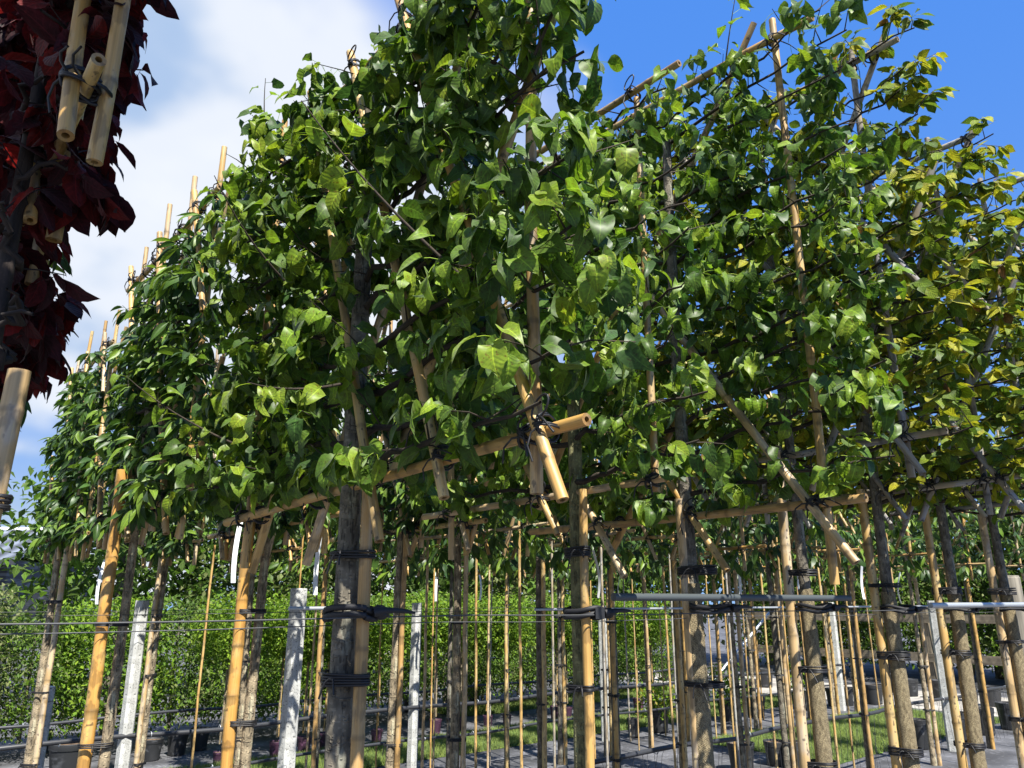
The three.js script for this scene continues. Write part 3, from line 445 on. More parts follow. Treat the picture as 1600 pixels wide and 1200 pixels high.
// ------------------------------------------------------------------ purple plum at the upper left, close to the camera
{
  const n = 0.14, s = RANK0;
  trainedTree({ name: 'plum_tree', label: 'dark red leaved plum tree hanging in at the upper left', group: 'trained trees in the front rank', species: 'plum', seed: 31, n, s, bottom: 0.5, top: 2.4, left: 1.0, right: 0.80, depth: 0.20, tiers: 16, spurs: 34, rosette: 10, leafSize: 0.84, r: 0.022, bark: M.plumBark, inside: (x, y) => y > EYE + 0.56 + 0.72 * smooth(-0.3, 0.6, x) && x < 0.92 });
  frame(0.17, s, { seed: 141, label: 'bamboo lattice among the dark red leaves, sawn cane ends pointing down', r: 0.0138, k: 18, bars: [[s - 0.95, 0.93, s + 0.40, 0.90], [s - 0.9, 2.2, s + 0.4, 2.2]], uprights: [[s + 0.30, 0.76, 2.35], [s - 0.30, 0.72, 2.3], [s - 0.05, 0.74, 2.3]], falling: [[s - 0.2, 2.3, s + 0.36, 0.76], [s - 0.75, 2.2, s + 0.02, 0.74]], rising: [[s - 0.5, 0.75, s + 0.1, 2.3]] });
  stake(n, s, 0.05, -0.03, 0.021, EYE + 0.42, { seed: 142, label: 'thick bamboo stake standing under the dark red plum', trunkR: 0.036, ties: [EYE + 0.2, EYE - 0.5], strands: 5, mat: M.bamboo[3] });
}

// ------------------------------------------------------------------ the ranks behind: laurels, their stakes and trellises
const RANK1 = -3.85, RANK2 = -6.3;
const rank1 = [185, 400, 616, 712, 846, 956, 1056, 1146, 1212, 1335, 1432, 1520].map((x) => z3(px(x), RANK1));
const rank2 = []; for (let n = 1.08, R = rng(5); n < 12.4; n += 0.62 + 0.12 * R()) rank2.push(n);
const massVariants = [0, 1, 2].map((k) => { const R = rng(400 + k), c = crown({ species: 'laurel', bottom: EYE + 0.34, top: EYE + 1.7, left: 0.72, right: 0.76, depth: 0.16, tiers: 8, spurs: 12, rosette: 7, leafSize: 1.2, inside: (x, y, z) => y > EYE - 0.06 + 0.36 * noise2(x * 4 + 30, z * 3 + k * 9 + 30, 99, 99, 3) }, R); return massGeo(c.leaves, SPECIES.laurel.far, SPECIES.laurel, R); });
function rankTree(rank, n, i, s, near) {
  const R = rng(500 + rank * 60 + i), tr = 0.026 + 0.008 * R(), which = `${ORD[i]} from left in ${rank === 1 ? 'middle' : 'back'} rank`;
  const grey = ['laurel tree with narrow glossy leaves', 'laurel tree'][near ? 0 : 1];
  if (near) trainedTree({ name: 'laurel_tree', label: `${grey}, ${which}`, group: rank === 1 ? 'laurels in the middle rank' : 'laurels in the back rank', species: 'laurel', seed: 600 + rank * 60 + i, n, s, bottom: 0.46, top: rank === 1 ? 1.78 : 1.72, left: i === 0 ? 0.52 : 0.62, right: 0.74, depth: 0.13, tiers: 11, spurs: 20, rosette: 9.5, r: tr, bark: M.barkPale, lump: 0.09, lean: 0.03, inside: (x, y, z) => y > EYE + 0.06 + 0.32 * noise2(x * 4 + 30, z * 3 + i * 9 + 30, 99, 99, 3) && y < EYE + 1.52 + 0.2 * noise2(x * 8 + 30, z * 3 + i * 9, 99, 99, 4) });
  else {
    const root = thing('laurel_tree', `${grey}, ${which}`, 'tree', P(n, s), TURN, rank === 1 ? 'laurels in the middle rank' : 'laurels in the back rank');
    part('trunk', trunkGeo(EYE + 1.5, tr, tr * 0.5, R, 0.09, 0.03, 10, 500 + rank * 60 + i).geo, R() < 0.5 ? M.barkPale : M.bark, root);
    const f = part('foliage', massVariants[i % 3], SPECIES.laurel.mats.mass, root); f.userData.kind = 'stuff'; f.rotation.y = R() < 0.5 ? Math.PI : 0; f.scale.set(1, 1, 0.9 + 0.25 * R());
  }
  const hb = 0.36 + 0.06 * R(), ht = rank === 1 ? 1.78 - 0.1 * R() : 1.72, rr = 0.0115 + 0.002 * R();
  frame(n, s, { seed: 700 + rank * 60 + i, r: rr, k: near ? 10 : 6, label: `thin bamboo trellis of the laurel, ${which}`, bars: [[s - 0.82, hb, s + 0.82, hb], [s - 0.8, ht, s + 0.72, ht]], uprights: [[s + 0.62, hb - 0.16, ht + 0.26], [s - 0.62, hb - 0.14, ht + 0.22], ...(near ? [[s + 0.2, hb - 0.1, ht + 0.3], [s - 0.25, hb - 0.1, ht + 0.34]] : [])], ...lattice(s - 0.8, s + 0.75, hb, ht, near ? 0.55 : 0.7, 0.55, 0.3 * R()) });
  const side = [-1, 1][Math.floor(R() * 2)], near1 = rank === 1 && i < 2, dz = near1 ? 0.065 : side * 0.03, dx = near1 ? -0.02 : 0.045, r = near1 ? [0.027, 0.028][i] : 0.015 + 0.006 * R();
  stake(n, s, dx, dz, r, EYE + 0.55 + 0.3 * R(), { seed: 800 + rank * 60 + i, group: 'bamboo stakes tied to laurels', k: near1 ? 16 : 9, trunkR: tr + 0.004, strands: near1 ? 5 : 3, label: `bamboo stake tied to the laurel trunk, ${which}`, mat: near1 ? M.bambooOrange : M.bamboo[Math.floor(R() * 4)], ties: [EYE - 0.06 - 0.05 * R(), EYE - 0.5 - 0.2 * R(), EYE - 1.05] });
}
function thinCane(rank, n, s, i, what = 'thin second cane near') { const R = rng(1500 + rank * 50 + i), root = thing('thin_cane', `${what} the laurel, ${ORD[i]} from left in ${rank === 1 ? 'middle' : 'back'} rank`, 'cane', P(n, s), TURN, 'thin second canes'); part('cane', cane(V(0, 0, 0), V((R() - 0.5) * 0.05, EYE + 0.4 + 0.3 * R(), (R() - 0.5) * 0.05), 0.007 + 0.004 * R(), R, 6), R() < 0.3 ? M.bambooGrey[1] : M.bamboo[Math.floor(R() * 4)], root); }
rank1.forEach((n, i) => i > 1 && thinCane(1, n + 0.26, RANK1 + 0.3, i)); rank2.forEach((n, i) => thinCane(2, n + 0.12, RANK2 - 0.42, i, 'slim back cane behind'));
rank1.forEach((n, i) => i > 1 && thinCane(1, n + 0.47, RANK1 - 0.4, i, 'slim back cane behind')); rank2.forEach((n, i) => thinCane(2, n + 0.3, RANK2 + 0.2, i));
rank1.forEach((n, i) => rankTree(1, n, i, RANK1, i < 3));
rank2.forEach((n, i) => rankTree(2, n, i, RANK2, i < 3));
// the laurel that shows behind the plum at the left edge
trainedTree({ name: 'laurel_tree', label: 'laurel at the left edge, seen behind the dark red plum', group: 'laurels in the middle rank', species: 'laurel', seed: 690, n: 0.24, s: RANK1, bottom: 0.30, top: 1.78, left: 0.7, right: 0.60, depth: 0.13, tiers: 10, spurs: 20, rosette: 10, r: 0.028, bark: M.barkPale, lump: 0.08, parts: 200, inside: (x, y) => y > EYE + 0.08 });

// ------------------------------------------------------------------ wires, pipes, posts
function line(name, label, category, pts, r, mat, k = 6, group) { const base = pts[0].clone(), root = thing(name, label, category, base, 0, group); part(name === 'wire' ? 'strand' : 'tube', tube(pts.map((p) => p.clone().sub(base)), r, k, { cap: true, vr: 2 }), mat, root); return root; }
const along = (n0, n1, s, y, sag = 0, m = 24) => { const o = []; for (let i = 0; i <= m; i++) { const t = i / m; o.push(P(lerp(n0, n1, t), s + 0.004 * Math.sin(t * 31), y - sag * Math.abs(Math.sin(t * Math.PI * 5)))); } return o; };
line('wire', 'upper thin steel wire running past the front trunks', 'wire', along(-0.3, 7, RANK0 + 0.085, EYE - 0.033, 0.006), 0.0019, M.wire, 6, 'steel wires');
line('wire', 'lower thin steel wire running past the front trunks', 'wire', along(-0.3, 7, RANK0 - 0.05, EYE - 0.052, 0.008), 0.0014, M.wire, 6, 'steel wires');
line('wire', 'thin steel wire running past the middle rank of trunks', 'wire', along(-0.3, 11, RANK1 + 0.06, EYE - 0.05, 0.008), 0.0016, M.wire, 6, 'steel wires');
line('wire', 'thin steel wire running past the back rank of trunks', 'wire', along(-0.3, 13, RANK2 + 0.06, EYE - 0.06, 0.01), 0.0018, M.wire, 6, 'steel wires');
line('grey_pipe', 'dark grey pipe tied across from the mossy trunk to the first beech', 'pipe', along(nB + 0.02, beechN[0] + 0.1, RANK0 + 0.125, EYE + 0.012, 0, 4), 0.0115, M.pipeGrey, 14);
line('metal_pipe', 'shiny galvanised pipe tied across the right-hand beech trunks', 'pipe', along(beechN[1] + 0.12, beechN[3] + 1.2, RANK0 + 0.12, EYE - 0.018, 0, 4), 0.0125, M.galv, 12);
line('metal_pipe', 'galvanised pipe behind the dark grey pipe, in the middle rank', 'pipe', along(3.3, 10.5, RANK1 + 0.09, EYE - 0.05, 0, 6), 0.008, M.galv, 10);
line('metal_pipe', 'short galvanised sleeve fixed to the post near the grey trunk', 'pipe', along(z3(px(440), RANK1), z3(px(522), RANK1), RANK1 + 0.06, EYE - 0.035, 0, 4), 0.010, M.galv, 10);
function droplines(label, n0, n1, s, y, r, net, seed) {
  const R = rng(seed), root = thing('irrigation_pipe', label, 'pipe', P(n0, s), TURN, 'black irrigation pipes'), L = n1 - n0, pts = [], g = [];   // local: z runs back along -n
  for (let i = 0; i <= 40; i++) pts.push(V(0.02 * Math.sin(i * 1.7), y + 0.012 * Math.sin(i * 0.9), -L * i / 40));
  part('pipe', tube(pts, r, 10, { cap: true }), M.pipeBlack, root);
  for (let z = 0.2; z < L; z += 0.5 + 0.2 * R()) { const c = part('clip', new THREE.TorusGeometry(r * 1.15, 0.003, 5, 12), M.galv, root); c.position.set(0, y, -z); }
  if (net) {
    for (let z = 0.03; z < L; z += 0.055 + 0.03 * R()) { const b = (R() - 0.5) * 0.10, e = Math.max(0.02, y - 0.25 - 0.5 * R()); g.push(tube(bez(V(0, y, -z), V((R() - 0.5) * 0.1, y - 0.03, -z - b * 1.6), V((R() - 0.5) * 0.12, e, -z - b), 5), 0.0017, 4)); }
    const nm = part('drip_lines', mergeGeometries(g), M.pipeBlack, root); nm.userData.kind = 'stuff';
  }
}
droplines('black pipe with drip lines along the foot of the middle rank', 2, 14, RANK1 - 0.15, 0.56, 0.017, true, 31);
droplines('upper black pipe at knee height along the back rank', -2, 12.6, RANK2 - 0.1, 0.66, 0.017, false, 32);
droplines('lower thin black pipe along the back rank', -2, 12.6, RANK2 - 0.25, 0.36, 0.013, false, 33);
droplines('far black pipe behind the purple pots', 0, 12.6, -9.2, 0.45, 0.016, false, 34);
function straps() {                                  // black rubber straps holding trunks to the wire
  const spots = [[0.913, 0.042, 0.02, 'black rubber strap round the speckled grey trunk at the wire'], [nB, 0.036, 0.012, 'black rubber strap with buckle round the mossy trunk'], [nC, 0.045, 0.022, 'black strap holding the pipe to the third pear\'s wrapped trunk'], [beechN[0], 0.042, 0.02, 'black strap at the pipe end on the first beech'], [beechN[1], 0.045, 0.01, 'black strap on the second beech at the wire'], [beechN[2], 0.045, 0.008, 'black strap on the third beech at the shiny pipe'], [beechN[3], 0.046, 0.008, 'black strap on the beech at the right edge']];
  spots.forEach(([n, tr, dy, label], i) => {
    const R = rng(1000 + i), root = thing('rubber_strap', label, 'strap', P(n, RANK0, EYE - 0.045 + dy), TURN, 'black straps at the wire'), pts = [], rad = [];
    const m = 26, g = [];
    for (const w of [-0.008, 0.008]) { const p = []; for (let k = 0; k <= m; k++) { const a = k / m * Math.PI * 2; p.push(V(0.022 + Math.cos(a) * (tr + 0.026) , w + 0.006 * Math.sin(a * 2 + i), Math.sin(a) * (tr + 0.012))); } g.push(tube(p, 0.0075, 7, { bump: (a, L) => 1 + 0.25 * Math.sin(L * 60 + a) })); }
    const loop = part('loop', mergeGeometries(g), M.strap, root);
    const kn = new THREE.IcosahedronGeometry(0.02, 2), pp = kn.attributes.position; for (let k = 0; k < pp.count; k++) { const q = 1 + 0.35 * (noise2(pp.getX(k) * 120 + 20, pp.getY(k) * 120 + 20, 99, 99, i) - 0.5); pp.setXYZ(k, pp.getX(k) * q * 1.5, pp.getY(k) * q * 0.8, pp.getZ(k) * q); } kn.computeVertexNormals();
    const kk = part('knot', kn, M.strap, loop); kk.position.set(0.022 + (tr + 0.036) * 0.72, 0, -(tr + 0.02) * 0.72);
    part('tail', tube(bez(V(0.022 + tr + 0.03, 0, -0.02), V(tr + 0.07, 0.01, -0.06), V(tr + 0.055, 0.006 - 0.01 * R(), -0.13), 6), [0.011, 0.010, 0.008, 0.006, 0.006, 0.005, 0.003], 7, { cap: true }), M.strap, root);
    if (i === 1) { const b = part('buckle', new THREE.BoxGeometry(0.02, 0.032, 0.026), M.pipeBlack, loop); b.position.set(0.022 + (tr + 0.045) * 0.95, 0, 0.01); b.rotation.y = 0.5; }
  });
}
straps();
// square chamfered concrete posts
function post(x, bearingS, s, w, top, label, mat = M.post) {
  const n = z3(px(x), s), root = thing('concrete_post', label, 'post', P(n, s), TURN + 0.3, 'pale posts'), sh = new THREE.Shape(), h = w / 2, c = w * 0.2;
  sh.moveTo(-h + c, -h); sh.lineTo(h - c, -h); sh.lineTo(h, -h + c); sh.lineTo(h, h - c); sh.lineTo(h - c, h); sh.lineTo(-h + c, h); sh.lineTo(-h, h - c); sh.lineTo(-h, -h + c);
  const g = new THREE.ExtrudeGeometry(sh, { depth: top, bevelEnabled: true, bevelSize: 0.004, bevelThickness: 0.006, bevelSegments: 2, steps: 6 }); g.rotateX(-Math.PI / 2);
  const shaft = part('shaft', g, mat, root);
  const l = new THREE.TorusGeometry(w * 0.62, 0.0022, 5, 20); l.rotateX(Math.PI / 2); const ring = part('wire_loop', l, M.wire, shaft); ring.position.y = top - 0.1;
}
post(462, 0, RANK1 - 0.12, 0.068, EYE + 0.06, 'pale round-edged post left of the speckled grey trunk');
post(650, 0, RANK2 - 0.15, 0.075, EYE - 0.02, 'white concrete post between the grey trunk and the mossy trunk');
post(216, 0, RANK2 - 0.15, 0.075, EYE + 0.0, 'white post behind the leftmost orange bamboo stake');
post(942, 0, -6.95, 0.085, EYE - 0.06, 'white post just right of the mossy trunk');
post(1304, 0, -6.5, 0.09, EYE - 0.02, 'pale post right of the first beech trunk');
post(1464, 0, RANK1 - 0.2, 0.095, EYE + 0.0, 'pale weathered post between the second and third beech trunks');
post(85, 0, -7.3, 0.10, 0.95, 'short pale post low at the left edge');
post(725, 0, -10.4, 0.12, 1.15, 'short pale post behind the hedge standards');
post(1337, 0, -8.2, 0.11, 0.95, 'short pale post among the black pots');

// ------------------------------------------------------------------ pots
function potGeo(r, h) { const w = r * 0.8; return new THREE.LatheGeometry([[0.001, 0], [w * 0.95, 0], [w, 0.012], [lerp(w, r, 0.78), h * 0.80], [r * 1.0, h * 0.81], [r * 1.03, h * 0.985], [r * 1.02, h], [r * 0.95, h], [r * 0.93, h * 0.86], [w * 0.9, h * 0.5]].map(([x, y]) => new THREE.Vector2(x, y)), 28); }
const soilGeo = (r) => { const g = new THREE.CircleGeometry(r * 0.94, 18); g.rotateX(-Math.PI / 2); return g; };
const unit = potGeo(0.14, 0.26), unitSoil = soilGeo(0.14);
function ground(x, y) { const yu = 600 - y, up = 1200 * Math.sin(PITCH) + yu * Math.cos(PITCH), f = 1200 * Math.cos(PITCH) - yu * Math.sin(PITCH), z = -EYE * f / up; return V((x - 800) / f * z, 0, -z); }
function pot(pos, w, h, mat, label, group) {
  const root = thing(mat === M.potPurple ? 'purple_pot' : 'black_pot', label, 'pot', pos, (pos.x * 7) % 6, group), b = part('body', unit, mat, root); b.scale.set(w / 0.28, h / 0.26, w / 0.28);
  const s = part('compost', unitSoil, M.soil, b); s.position.y = 0.26 * 0.92; return root;
}
const shrubMats = leafMats(T.pearLeaf, T.leafBump, 0.0008, [[0.30, 0.54, 0.035], [0.40, 0.62, 0.04], [0.20, 0.40, 0.035], [0.17, 0.30, 0.05], [0.33, 0.41, 0.13], [0.42, 0.48, 0.18], [0.5, 0.46, 0.05]], 0.3, 0.45);
function bushGeo(seed, count, leaf, inside, pick) {
  const R = rng(seed), pos = [], nor = [], uv = [], col = [], idx = []; let v = 0; const a = V(), b = V(), c = V();
  while (count > 0) {
    const cl = inside(R); if (!cl) continue;
    for (let k = 0; k < 8; k++) {
      const p = cl.clone().add(V((R() - 0.5), (R() - 0.5), (R() - 0.5)).multiplyScalar(leaf * 4.2)), L = leaf * (0.7 + 0.6 * R());
      a.set(R() - 0.5, R() - 0.6, R() - 0.5).normalize(); b.set((R() - 0.5) * 1.2, 1, (R() - 0.5) * 1.2).cross(a).normalize(); c.crossVectors(a, b);
      const t = shrubMats.tints[pick[Math.floor(R() * pick.length)]], j = 0.8 + 0.4 * R();
      const q = [p, p.clone().addScaledVector(a, L * 0.5).addScaledVector(b, L * 0.26).addScaledVector(c, L * 0.06), p.clone().addScaledVector(a, L).addScaledVector(c, -L * 0.12), p.clone().addScaledVector(a, L * 0.5).addScaledVector(b, -L * 0.26).addScaledVector(c, L * 0.06)];
      q.forEach((w, i) => { pos.push(w.x, w.y, w.z); nor.push(c.x, c.y, c.z); uv.push([0.5, 1, 0.5, 0][i], [0, 0.5, 1, 0.5][i]); col.push(t[0] * j, t[1] * j, t[2] * j); });
      idx.push(v, v + 1, v + 2, v, v + 2, v + 3); v += 4; count--;
    }
  }
  const g = new THREE.BufferGeometry(); g.setAttribute('position', new THREE.Float32BufferAttribute(pos, 3)); g.setAttribute('normal', new THREE.Float32BufferAttribute(nor, 3)); g.setAttribute('uv', new THREE.Float32BufferAttribute(uv, 2)); g.setAttribute('color', new THREE.Float32BufferAttribute(col, 3)); g.setIndex(idx); g.computeVertexNormals(); return g;
}
const ball = (cy, rx, ry) => (R) => { const u = V(R() - 0.5, R() - 0.5, R() - 0.5).multiplyScalar(2); const l = u.length(); if (l > 1 || l < 0.35) return null; const w = 0.86 + 0.3 * noise2(u.x / l * 2 + 9, u.y / l * 2 + u.z / l * 2 + 9, 64, 64, 7); return V(u.x * rx * w, cy + u.y * ry * w, u.z * rx * w); };
const column = (y0, y1, r) => (R) => { const a = R() * 6.283, t = R(), w = r * (0.75 + 0.5 * noise2(a * 1.3 + 4, t * 6 + 3, 64, 64, 9)) * (0.72 + 0.5 * Math.sin(Math.PI * Math.pow(t, 0.7))), q = Math.sqrt(0.15 + 0.85 * R()); return V(Math.cos(a) * w * q, lerp(y0, y1, t), Math.sin(a) * w * q); };
const headGeos = [0, 1, 2].map((k) => bushGeo(40 + k, 3000, 0.052, ball(1.30, 0.36, 0.34), [0, 0, 1, 1, 2]));
const stakeGeo = cane(V(0.03, 0.2, 0), V(0.03, 1.35, 0), 0.008, rng(3), 6), stemGeo = tube([V(0, 0.2, 0), V(0.01, 0.7, 0), V(0, 1.2, 0)], [0.011, 0.010, 0.008], 6);
const PURPLE = [[340, 1196, 17], [430, 1184, 21], [474, 1177, 21], [508, 1172, 22], [588, 1162, 18], [645, 1150, 19], [680, 1147, 19], [720, 1141, 16], [762, 1136, 15], [792, 1133, 14], [869, 1126, 19], [887, 1123, 15], [952, 1115, 13], [998, 1111, 17], [1019, 1103, 14]];
PURPLE.forEach(([x, y, w], i) => {
  const p = ground(x, y), z = -p.z, W = w / 1262 * Math.hypot(z, 0) * 0.98;
  pot(p, W, W * 1.12, M.potPurple, `purple plastic pot, ${ORD[i]} from the left along the grass`, 'purple pots along the grass');
  const t = thing('standard_shrub', `clipped shrub on a thin stem in the ${ORD[i]} purple pot from left`, 'shrub', p, i * 1.3, 'clipped standards in purple pots');
  part('stem', stemGeo, M.barkPale, t); part('stake', stakeGeo, M.bamboo[1], t); const f = part('crown', headGeos[i % 3], shrubMats.mass, t); f.userData.kind = 'stuff';
});
// black pots: x, foot, width, height over width
const BLACK = [[1030, 1144, 32, 1.05, 'wide black pot holding a leafy yellow-green plant'], [990, 1152, 18, 1.5, 'black pot left of the leafy yellow-green plant'], [1137, 1126, 28, 1.1, 'black pot with a green shrub beside the third pear\'s trunk'], [1182, 1120, 30, 1.0, 'black pot right of the potted green shrub'], [1172, 1085, 22, 1.0, 'far black pot standing on the road side'], [1228, 1112, 20, 1.4, 'scuffed black pot left of the first beech trunk'], [1252, 1108, 26, 1.0, 'black pot partly hidden by the first beech trunk'], [1305, 1104, 24, 1.1, 'black pot at the foot of the pale post'], [1325, 1102, 20, 1.3, 'tall black pot near the short pale post'], [1366, 1100, 30, 0.95, 'wide black tub near the slanting metal tube'], [1214, 1196, 34, 1.0, 'large black pot left of the first beech stake'], [1243, 1202, 26, 1.5, 'shiny black pot beside the first beech stake'], [1160, 1205, 40, 1.0, 'large dark pot at the bottom edge right of the third pear'], [1440, 1170, 26, 1.6, 'grey-black tub left of the weathered post'], [1500, 1158, 34, 1.2, 'weathered black tub right of the weathered post'], [1540, 1148, 32, 1.2, 'weathered black tub near the right edge'], [1580, 1140, 32, 1.2, 'weathered black tub at the right edge'], [104, 1212, 58, 0.8, 'wide black pot with pale compost at the lower left'], [235, 1188, 30, 1.0, 'black pot behind the lower left white post'], [275, 1180, 30, 1.1, 'black pot behind the second laurel trunk'], [310, 1172, 28, 1.1, 'black pot left of the first purple pot'], [60, 1175, 30, 1.0, 'black pot at the lower left edge'], [365, 1150, 26, 1.2, 'black pot in the shade behind the second purple pot']];
[[1012, 1066, 26], [1046, 1064, 28], [1090, 1070, 24], [1122, 1063, 24], [1196, 1074, 26], [1268, 1072, 22], [1342, 1076, 22], [1398, 1082, 26], [1424, 1088, 24], [1470, 1092, 26], [1516, 1096, 26], [1552, 1104, 28], [700, 1104, 20], [740, 1098, 20], [640, 1112, 22]].forEach(([x, y, w], i) => BLACK.push([x, y, w, 1.05, `far black pot in the background, ${ORD[[3, 4, 5, 6, 7, 8, 9, 10, 11, 12, 13, 14, 1, 2, 0][i]]} from the left of its row`]));
for (const [x, y, w, k, label] of BLACK) { const p = ground(x, y), W = w / 1262 * -p.z; pot(p, W, W * k, M.potBlack, label, 'black pots on the ground'); }
const leafy = bushGeo(61, 420, 0.075, ball(0.40, 0.20, 0.13), [1, 1, 0, 6]), leafy2 = bushGeo(62, 700, 0.06, ball(0.48, 0.24, 0.2), [1, 0, 2]);
for (const [x, y, g, label] of [[1030, 1144, leafy, 'leafy yellow-green plant in the wide black pot'], [1137, 1126, leafy2, 'green shrub in the black pot beside the third pear'], [1252, 1108, leafy2, 'green shrub in the black pot behind the first beech trunk']]) { const t = thing('potted_plant', label, 'plant', ground(x, y)); const f = part('foliage', g, shrubMats.mass, t); f.userData.kind = 'stuff'; part('stem', tube([V(0, 0.2, 0), V(0.01, 0.42, 0)], 0.006, 5), M.twigGreen, t); }

// ------------------------------------------------------------------ hedge of shrubs, far trees, fence, shed
const hedge = [[0, 1, 2], [2, 3, 4, 3, 0], [4, 5, 3, 4]].map((pick, k) => [0, 1].map((j) => bushGeo(70 + k * 5 + j, 7200, k === 2 ? 0.058 : 0.055, column(0.28, [1.42, 1.5, 1.85][k], 0.58), pick)));
const hedgeStem = tube([V(0, 0.1, 0), V(0.02, 0.8, 0.02), V(0, 1.4, 0)], [0.022, 0.018, 0.01], 6);
{
  const R = rng(88); let k = 0;
  for (let n = -2.2; n < 12.4; n += 0.72 + 0.1 * R()) {
    const kind = n < 1.6 ? 2 : n < 6.5 ? (k % 3 === 0 ? 0 : 1) : 1, t = thing('hedge_shrub', `${['bright green', 'dark green', 'olive green'][kind]} bushy shrub, ${ORD[Math.min(k, 19)]}${k > 19 ? ' or later' : ''} from the left in the hedge line`, 'shrub', P(n, -10.2 + 0.3 * (R() - 0.5)), R() * 6.28, 'bushy shrubs in the hedge line');
    part('stem', hedgeStem, M.bark, t); const f = part('foliage', hedge[kind][k % 2], shrubMats.mass, t); f.userData.kind = 'stuff'; t.scale.setScalar(0.94 + 0.16 * R()); k++;
  }
}
{
  const R = rng(89); let k = 0;
  for (let s = 3.2; s > -11.5; s -= 1.25) { const t = thing('fence_shrub', `dark bushy shrub, ${ORD[k]} from the right behind the timber fence`, 'shrub', P(17.3 + 0.5 * R(), s), R() * 6.28, 'bushy shrubs behind the fence'); part('stem', hedgeStem, M.bark, t); const f = part('foliage', hedge[1][k % 2], shrubMats.mass, t); f.userData.kind = 'stuff'; t.scale.setScalar(1.25 + 0.45 * R()); k++; }
}
const farCrowns = [0, 1, 2].map((k) => bushGeo(120 + k, 5200, 0.18, (R) => { const u = V(R() - 0.5, R() - 0.5, R() - 0.5).multiplyScalar(2), l = u.length(); if (l > 1 || l < 0.3) return null; const w = 0.7 + 0.6 * noise2(u.x / l * 2.5 + 9, u.y / l * 2.5 + u.z / l * 2 + 9 + k, 64, 64, 7 + k); return V(u.x * 1.6 * w, 2.5 + u.y * 2.0 * w, u.z * 1.6 * w); }, [[3, 2, 3], [2, 3, 4], [3, 4, 5]][k]));
const farTrunk = tube([V(0, 0, 0), V(0.05, 1.2, 0), V(0, 3, 0.05)], [0.14, 0.11, 0.05], 8, { vr: 1 });
{
  const R = rng(91), spots = []; for (let n = 3.8; n < 19; n += 1.9) spots.push([n, -14.5 - 2 * R()]); for (let s = 4; s > -14; s -= 1.8) spots.push([18.5 + 1.6 * R(), s]);
  spots.forEach(([n, s], i) => { const t = thing('far_tree', i < 8 ? `dense background tree, ${ORD[i]} from the left behind the hedge line` : `dense background tree, ${ORD[i - 8]} from the right behind the timber fence`, 'tree', P(n, s), R() * 6.28, 'dense trees in the background'); part('trunk', farTrunk, M.bark, t); const f = part('crown', farCrowns[i % 3], shrubMats.mass, t); f.userData.kind = 'stuff'; t.scale.setScalar(0.85 + 0.35 * R()); });
}
{
  const L = 16, root = thing('timber_fence', 'grey timber post and rail fence beyond the concrete road', 'fence', P(16.4, -11), TURN), g = new THREE.BoxGeometry(0.1, 1.5, 0.1), rail = new THREE.BoxGeometry(2.0, 0.16, 0.04);
  for (let x = 0; x <= L; x += 2) { const p = part('post', g, M.timber, root); p.position.set(x, 0.75, 0); }
  for (let x = 1; x < L; x += 2) for (const y of [0.55, 1.28]) { const r = part('rail', rail, M.timber, root); r.position.set(x, y, 0.072); r.rotation.z = 0.004 * ((x * 7 + y * 10) % 3 - 1); }
}
{
  const n = z3(px(1592), -2.6), root = thing('timber_post', 'broad weathered grey timber post at the right edge', 'post', P(n, -2.6), TURN + 0.5); const g = new THREE.CylinderGeometry(0.085, 0.10, EYE + 0.2, 20, 8); g.translate(0, (EYE + 0.2) / 2, 0); part('shaft', g, M.timberPale, root); const c = part('cap', new THREE.CylinderGeometry(0.075, 0.085, 0.02, 20), M.timberPale, root); c.position.y = EYE + 0.21;
}
line('metal_strut', 'thin slanting pale metal tube beside the black tubs', 'strut', [P(9.2, -7.4, 0.02), P(11.0, -7.0, 1.45)], 0.022, M.galv, 8);
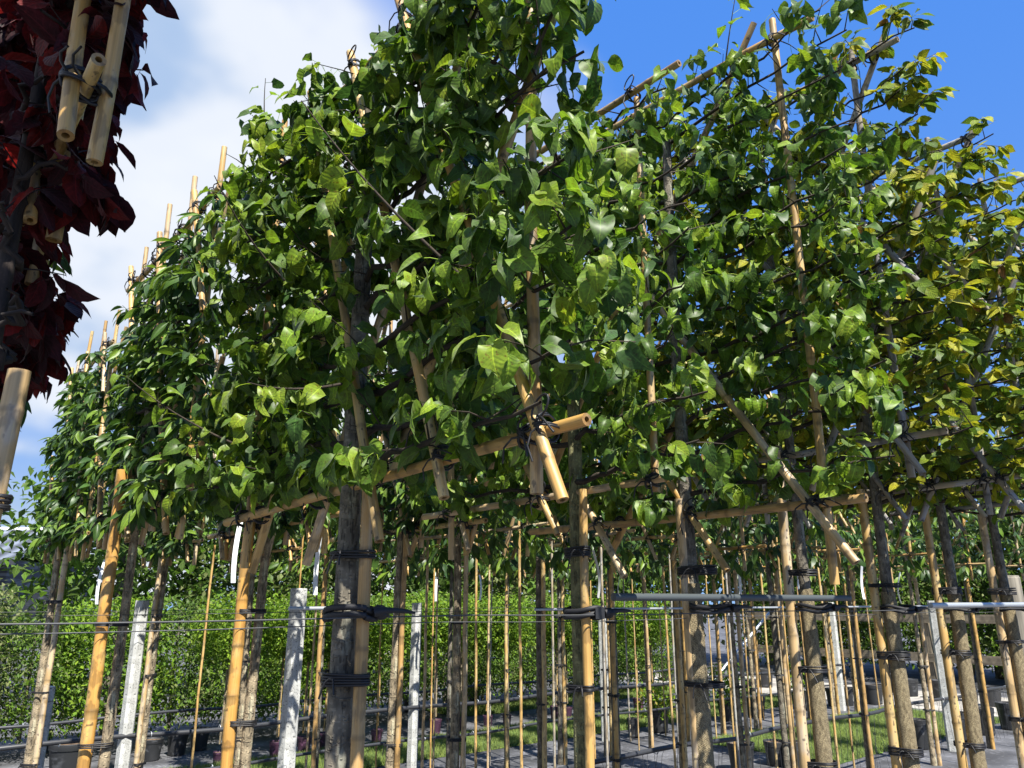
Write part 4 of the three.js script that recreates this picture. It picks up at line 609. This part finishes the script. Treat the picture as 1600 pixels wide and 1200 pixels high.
{
  const root = thing('storage_shed', 'grey roofed shed with white fascia far off at the left edge', 'building', V(-25, 0, -30), 0.2), box = (w, h, d, x, y, z, m, name, rx = 0) => { const p = part(name, new THREE.BoxGeometry(w, h, d), m, root); p.position.set(x, y, z); p.rotation.x = rx; return p; };
  const rm = std({ color: lin(0.34, 0.37, 0.41), map: T.roof, roughness: 0.6, metalness: 0.2 });
  box(14, 3.0, 9, 0, 1.5, 0, std({ color: lin(0.16, 0.17, 0.17), map: T.plastic, roughness: 0.8 }), 'wall'); box(14.6, 0.08, 5.2, 0, 3.62, 2.35, rm, 'roof', 0.27); box(14.6, 0.08, 5.2, 0, 3.62, -2.35, rm, 'roof', -0.27); box(14.8, 0.16, 0.3, 0, 4.36, 0, M.white, 'ridge_cap'); box(14.7, 0.14, 0.14, 0, 2.86, 4.9, M.pipeBlack, 'gutter');
}
// hanging plant labels
{
  const R = rng(66), spots = [[490, 1, 0.15], [148, 2, 0.1], [1095, 1, 0.12], [930, 1, 0.14], [975, 2, 0.14], [1160, 1, 0.16], [1260, 1, 0.12], [680, 2, 0.12], [1420, 1, 0.1], [745, 2, 0.13], [1360, 1, 0.14], [360, 1, 0.2]];
  spots.forEach(([x, rank, h], i) => {
    const s = rank === 1 ? RANK1 + 0.25 : RANK2 + 0.3, n = z3(px(x), s), root = thing('plant_label', `white plastic strip label, ${ORD[[1, 0, 8, 5, 6, 9, 10, 3, 11, 4, 7, 2][i]]} of those hanging under the laurels`, 'label', P(n, s, EYE + h - 0.12), R() * 3, 'white strip labels'), pos = [], idx = [];
    for (let k = 0; k <= 8; k++) { const t = k / 8, y = 0.30 - 0.30 * t, b = 0.05 * Math.sin(t * 2.4) * (i % 2 ? 1 : -1); for (const w of [-0.011, 0.011]) for (const d of [0, 0.0012]) pos.push(w, y, b + d); }
    for (let k = 0; k < 8; k++) { const a = k * 4, q = a + 4; for (const [u, v] of [[0, 2], [2, 3], [3, 1], [1, 0]]) idx.push(a + u, q + u, a + v, a + v, q + u, q + v); }
    const g = new THREE.BufferGeometry(); g.setAttribute('position', new THREE.Float32BufferAttribute(pos, 3)); g.setIndex(idx); g.computeVertexNormals(); part('strip', g, M.label, root);
  });
}

renderer.render(scene, camera);
